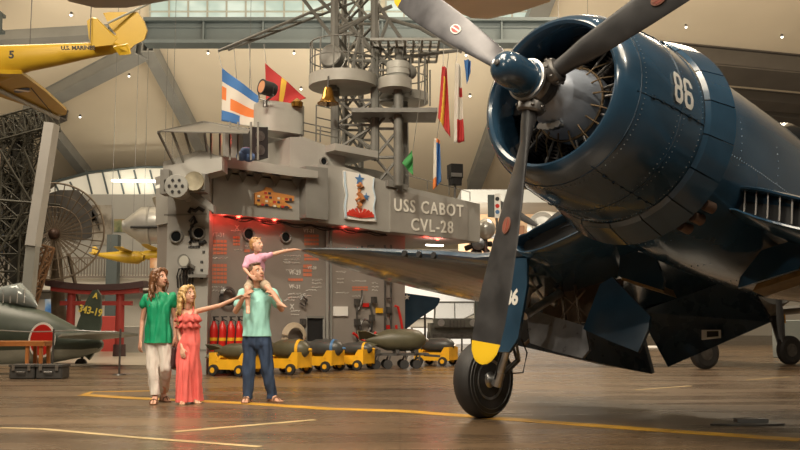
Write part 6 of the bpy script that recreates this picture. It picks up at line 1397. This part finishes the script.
for pts, Y, lb, lg in [([(406, 325), (412, 320), (425, 318), (436, 319), (442, 323), (440, 328), (410, 328)], 31, 'pale rounded wing tip low behind the dark blue tail', [(412, 326), (436, 326)]), ([(456, 327), (464, 319), (474, 314), (486, 312), (502, 313), (502, 326), (480, 328)], 30.5, 'pale rounded wing tip with a dark edge left of the lower blade', [(462, 326), (492, 326)])]:
    e = stand_prism('aircraft_wing', pts, Y, .25, WSH, lb, 'aircraft', lg, 'wing_panel')
    bm = B(); tube(bm, [inv(x, y, Y-.02)-e.location for x, y in pts[:5]], .025, 5); fin('wing_edge', bm, BLACK, e)
# grey open vehicle
vh = empty('utility_vehicle', (xpx(455, 27), 27, 0), 'grey open utility vehicle parked in the bright hall behind the last cart', 'vehicle'); VG = mat('vehicle_grey', (.16, .165, .15), .45, .1, .2, 6)
bm = B(); box(bm, (0, .6, .72), (1.5, 2.6, .45)); box(bm, (0, -.5, .95), (1.3, .9, .25)); fin('vehicle_body', bm, VG, vh, 0)
bm = B(); 
for s in (-1, 1): bar(bm, (s*.6, .1, 1.0), (s*.58, .2, 1.55), .05)
bar(bm, (-.6, .2, 1.55), (.6, .2, 1.55), .05); bar(bm, (-.6, .1, 1.05), (.6, .1, 1.05), .05); bar(bm, (0, .1, 1.05), (0, .2, 1.55), .03); ws = fin('windscreen_frame', bm, VG, vh, 0)
bm = B(); box(bm, (0, .16, 1.3), (1.15, .01, .45), Matrix.Rotation(-.18, 3, 'X')); fin('windscreen', bm, mat('screen_glass', (.6, .6, .55)), ws, 0)
for s in (-1, 1):
    for y in (-.4, 1.5): bm = B(); lathe(bm, [(-.1, .22), (-.09, .34), (.09, .34), (.1, .22)], (s*.68, y, .34), X, 24); fin('wheel', bm, RUBBER, vh)
    bm = B(); disc(bm, (s*.45, -.97, .95), V((0, -1, 0)), .1, .03, 16); fin('headlamp', bm, SILVER, vh)
bm = B(); [box(bm, (x*.1, -.96, .92), (.04, .02, .2)) for x in range(-2, 3)]; box(bm, (0, -1.0, .58), (1.4, .08, .12)); fin('bumper', bm, STEELD, vh, 0)
# --- silver trainer behind the flaps at far right
ta = aircraft('trainer_aircraft', 'grey aircraft on two wheels standing behind the lowered flaps at far right', heading((7.9, 19.4, 1.75), -pi/2, .10), 7.5, .55, 10, 1.8, mat('trainer_grey', (.10, .10, .095), .4, .2, .1, 3), wz=-.7)
TI = ta.matrix_world.inverted()
for px, py in ((705, 354.5), (790, 350)):
    g = gnd(px, py+14.5); w = V((g.x, g.y, .33)); bm = B(); lathe(bm, [(-.08, .16), (-.1, .26), (-.06, .33), (.06, .33), (.1, .26), (.08, .16)], TI @ w, (TI.to_3x3() @ V((.35, -.93, 0))), 28); wl = fin('main_wheel', bm, RUBBER, ta)
    bm = B(); lathe(bm, [(-.09, .15), (.09, .15)], TI @ w, (TI.to_3x3() @ V((.35, -.93, 0))), 20); fin('wheel_hub', bm, STEELD, wl)
    bm = B(); t = V((w.x+(.0 if px < 750 else -.35), w.y+.15, 1.35)); bar(bm, TI @ (w+V((-.14, 0, 0))), TI @ t, .13, .16); fin('gear_leg', bm, BLACK, ta, 0)
    if px > 750: bm = B(); box(bm, TI @ (w+V((-.18, -.12, .72))), (.12, .1, .2)); fin('lock_tag', bm, YEL, ta, 0)
plinth(780, 320, 808, 352, 25, mat('plinth_blue_grey', (.30, .34, .33), .5), 'pale blue-grey plinth on the floor at the far right edge')
plinth(600, 346, 700, 352, 34, WHITE, 'long low white plinth far behind the lowered flaps')
# flat grey tray on the floor
g = gnd(742, 424); e = empty('drip_tray', (g.x, g.y, .001), 'flat dark grey drip tray lying on the floor at lower right', 'tray'); bm = B(); prism(bm, [(-.35, -.12, 0), (.1, -.2, 0), (.38, -.1, 0), (.3, .14, 0), (-.2, .18, 0)], (0, 0, .015)); fin('tray_base', bm, mat('tray_grey', (.14, .14, .14), .35, .3), e, 0)
bm = B(); box(bm, (.1, .03, .03), (.3, .12, .04)); fin('tray_pad', bm, mat('pad_grey', (.2, .2, .2), .5), e, 0)
SC.view_settings.view_transform='Standard'; SC.view_settings.look='None'; SC.view_settings.gamma=1; SC.view_settings.exposure=0.02
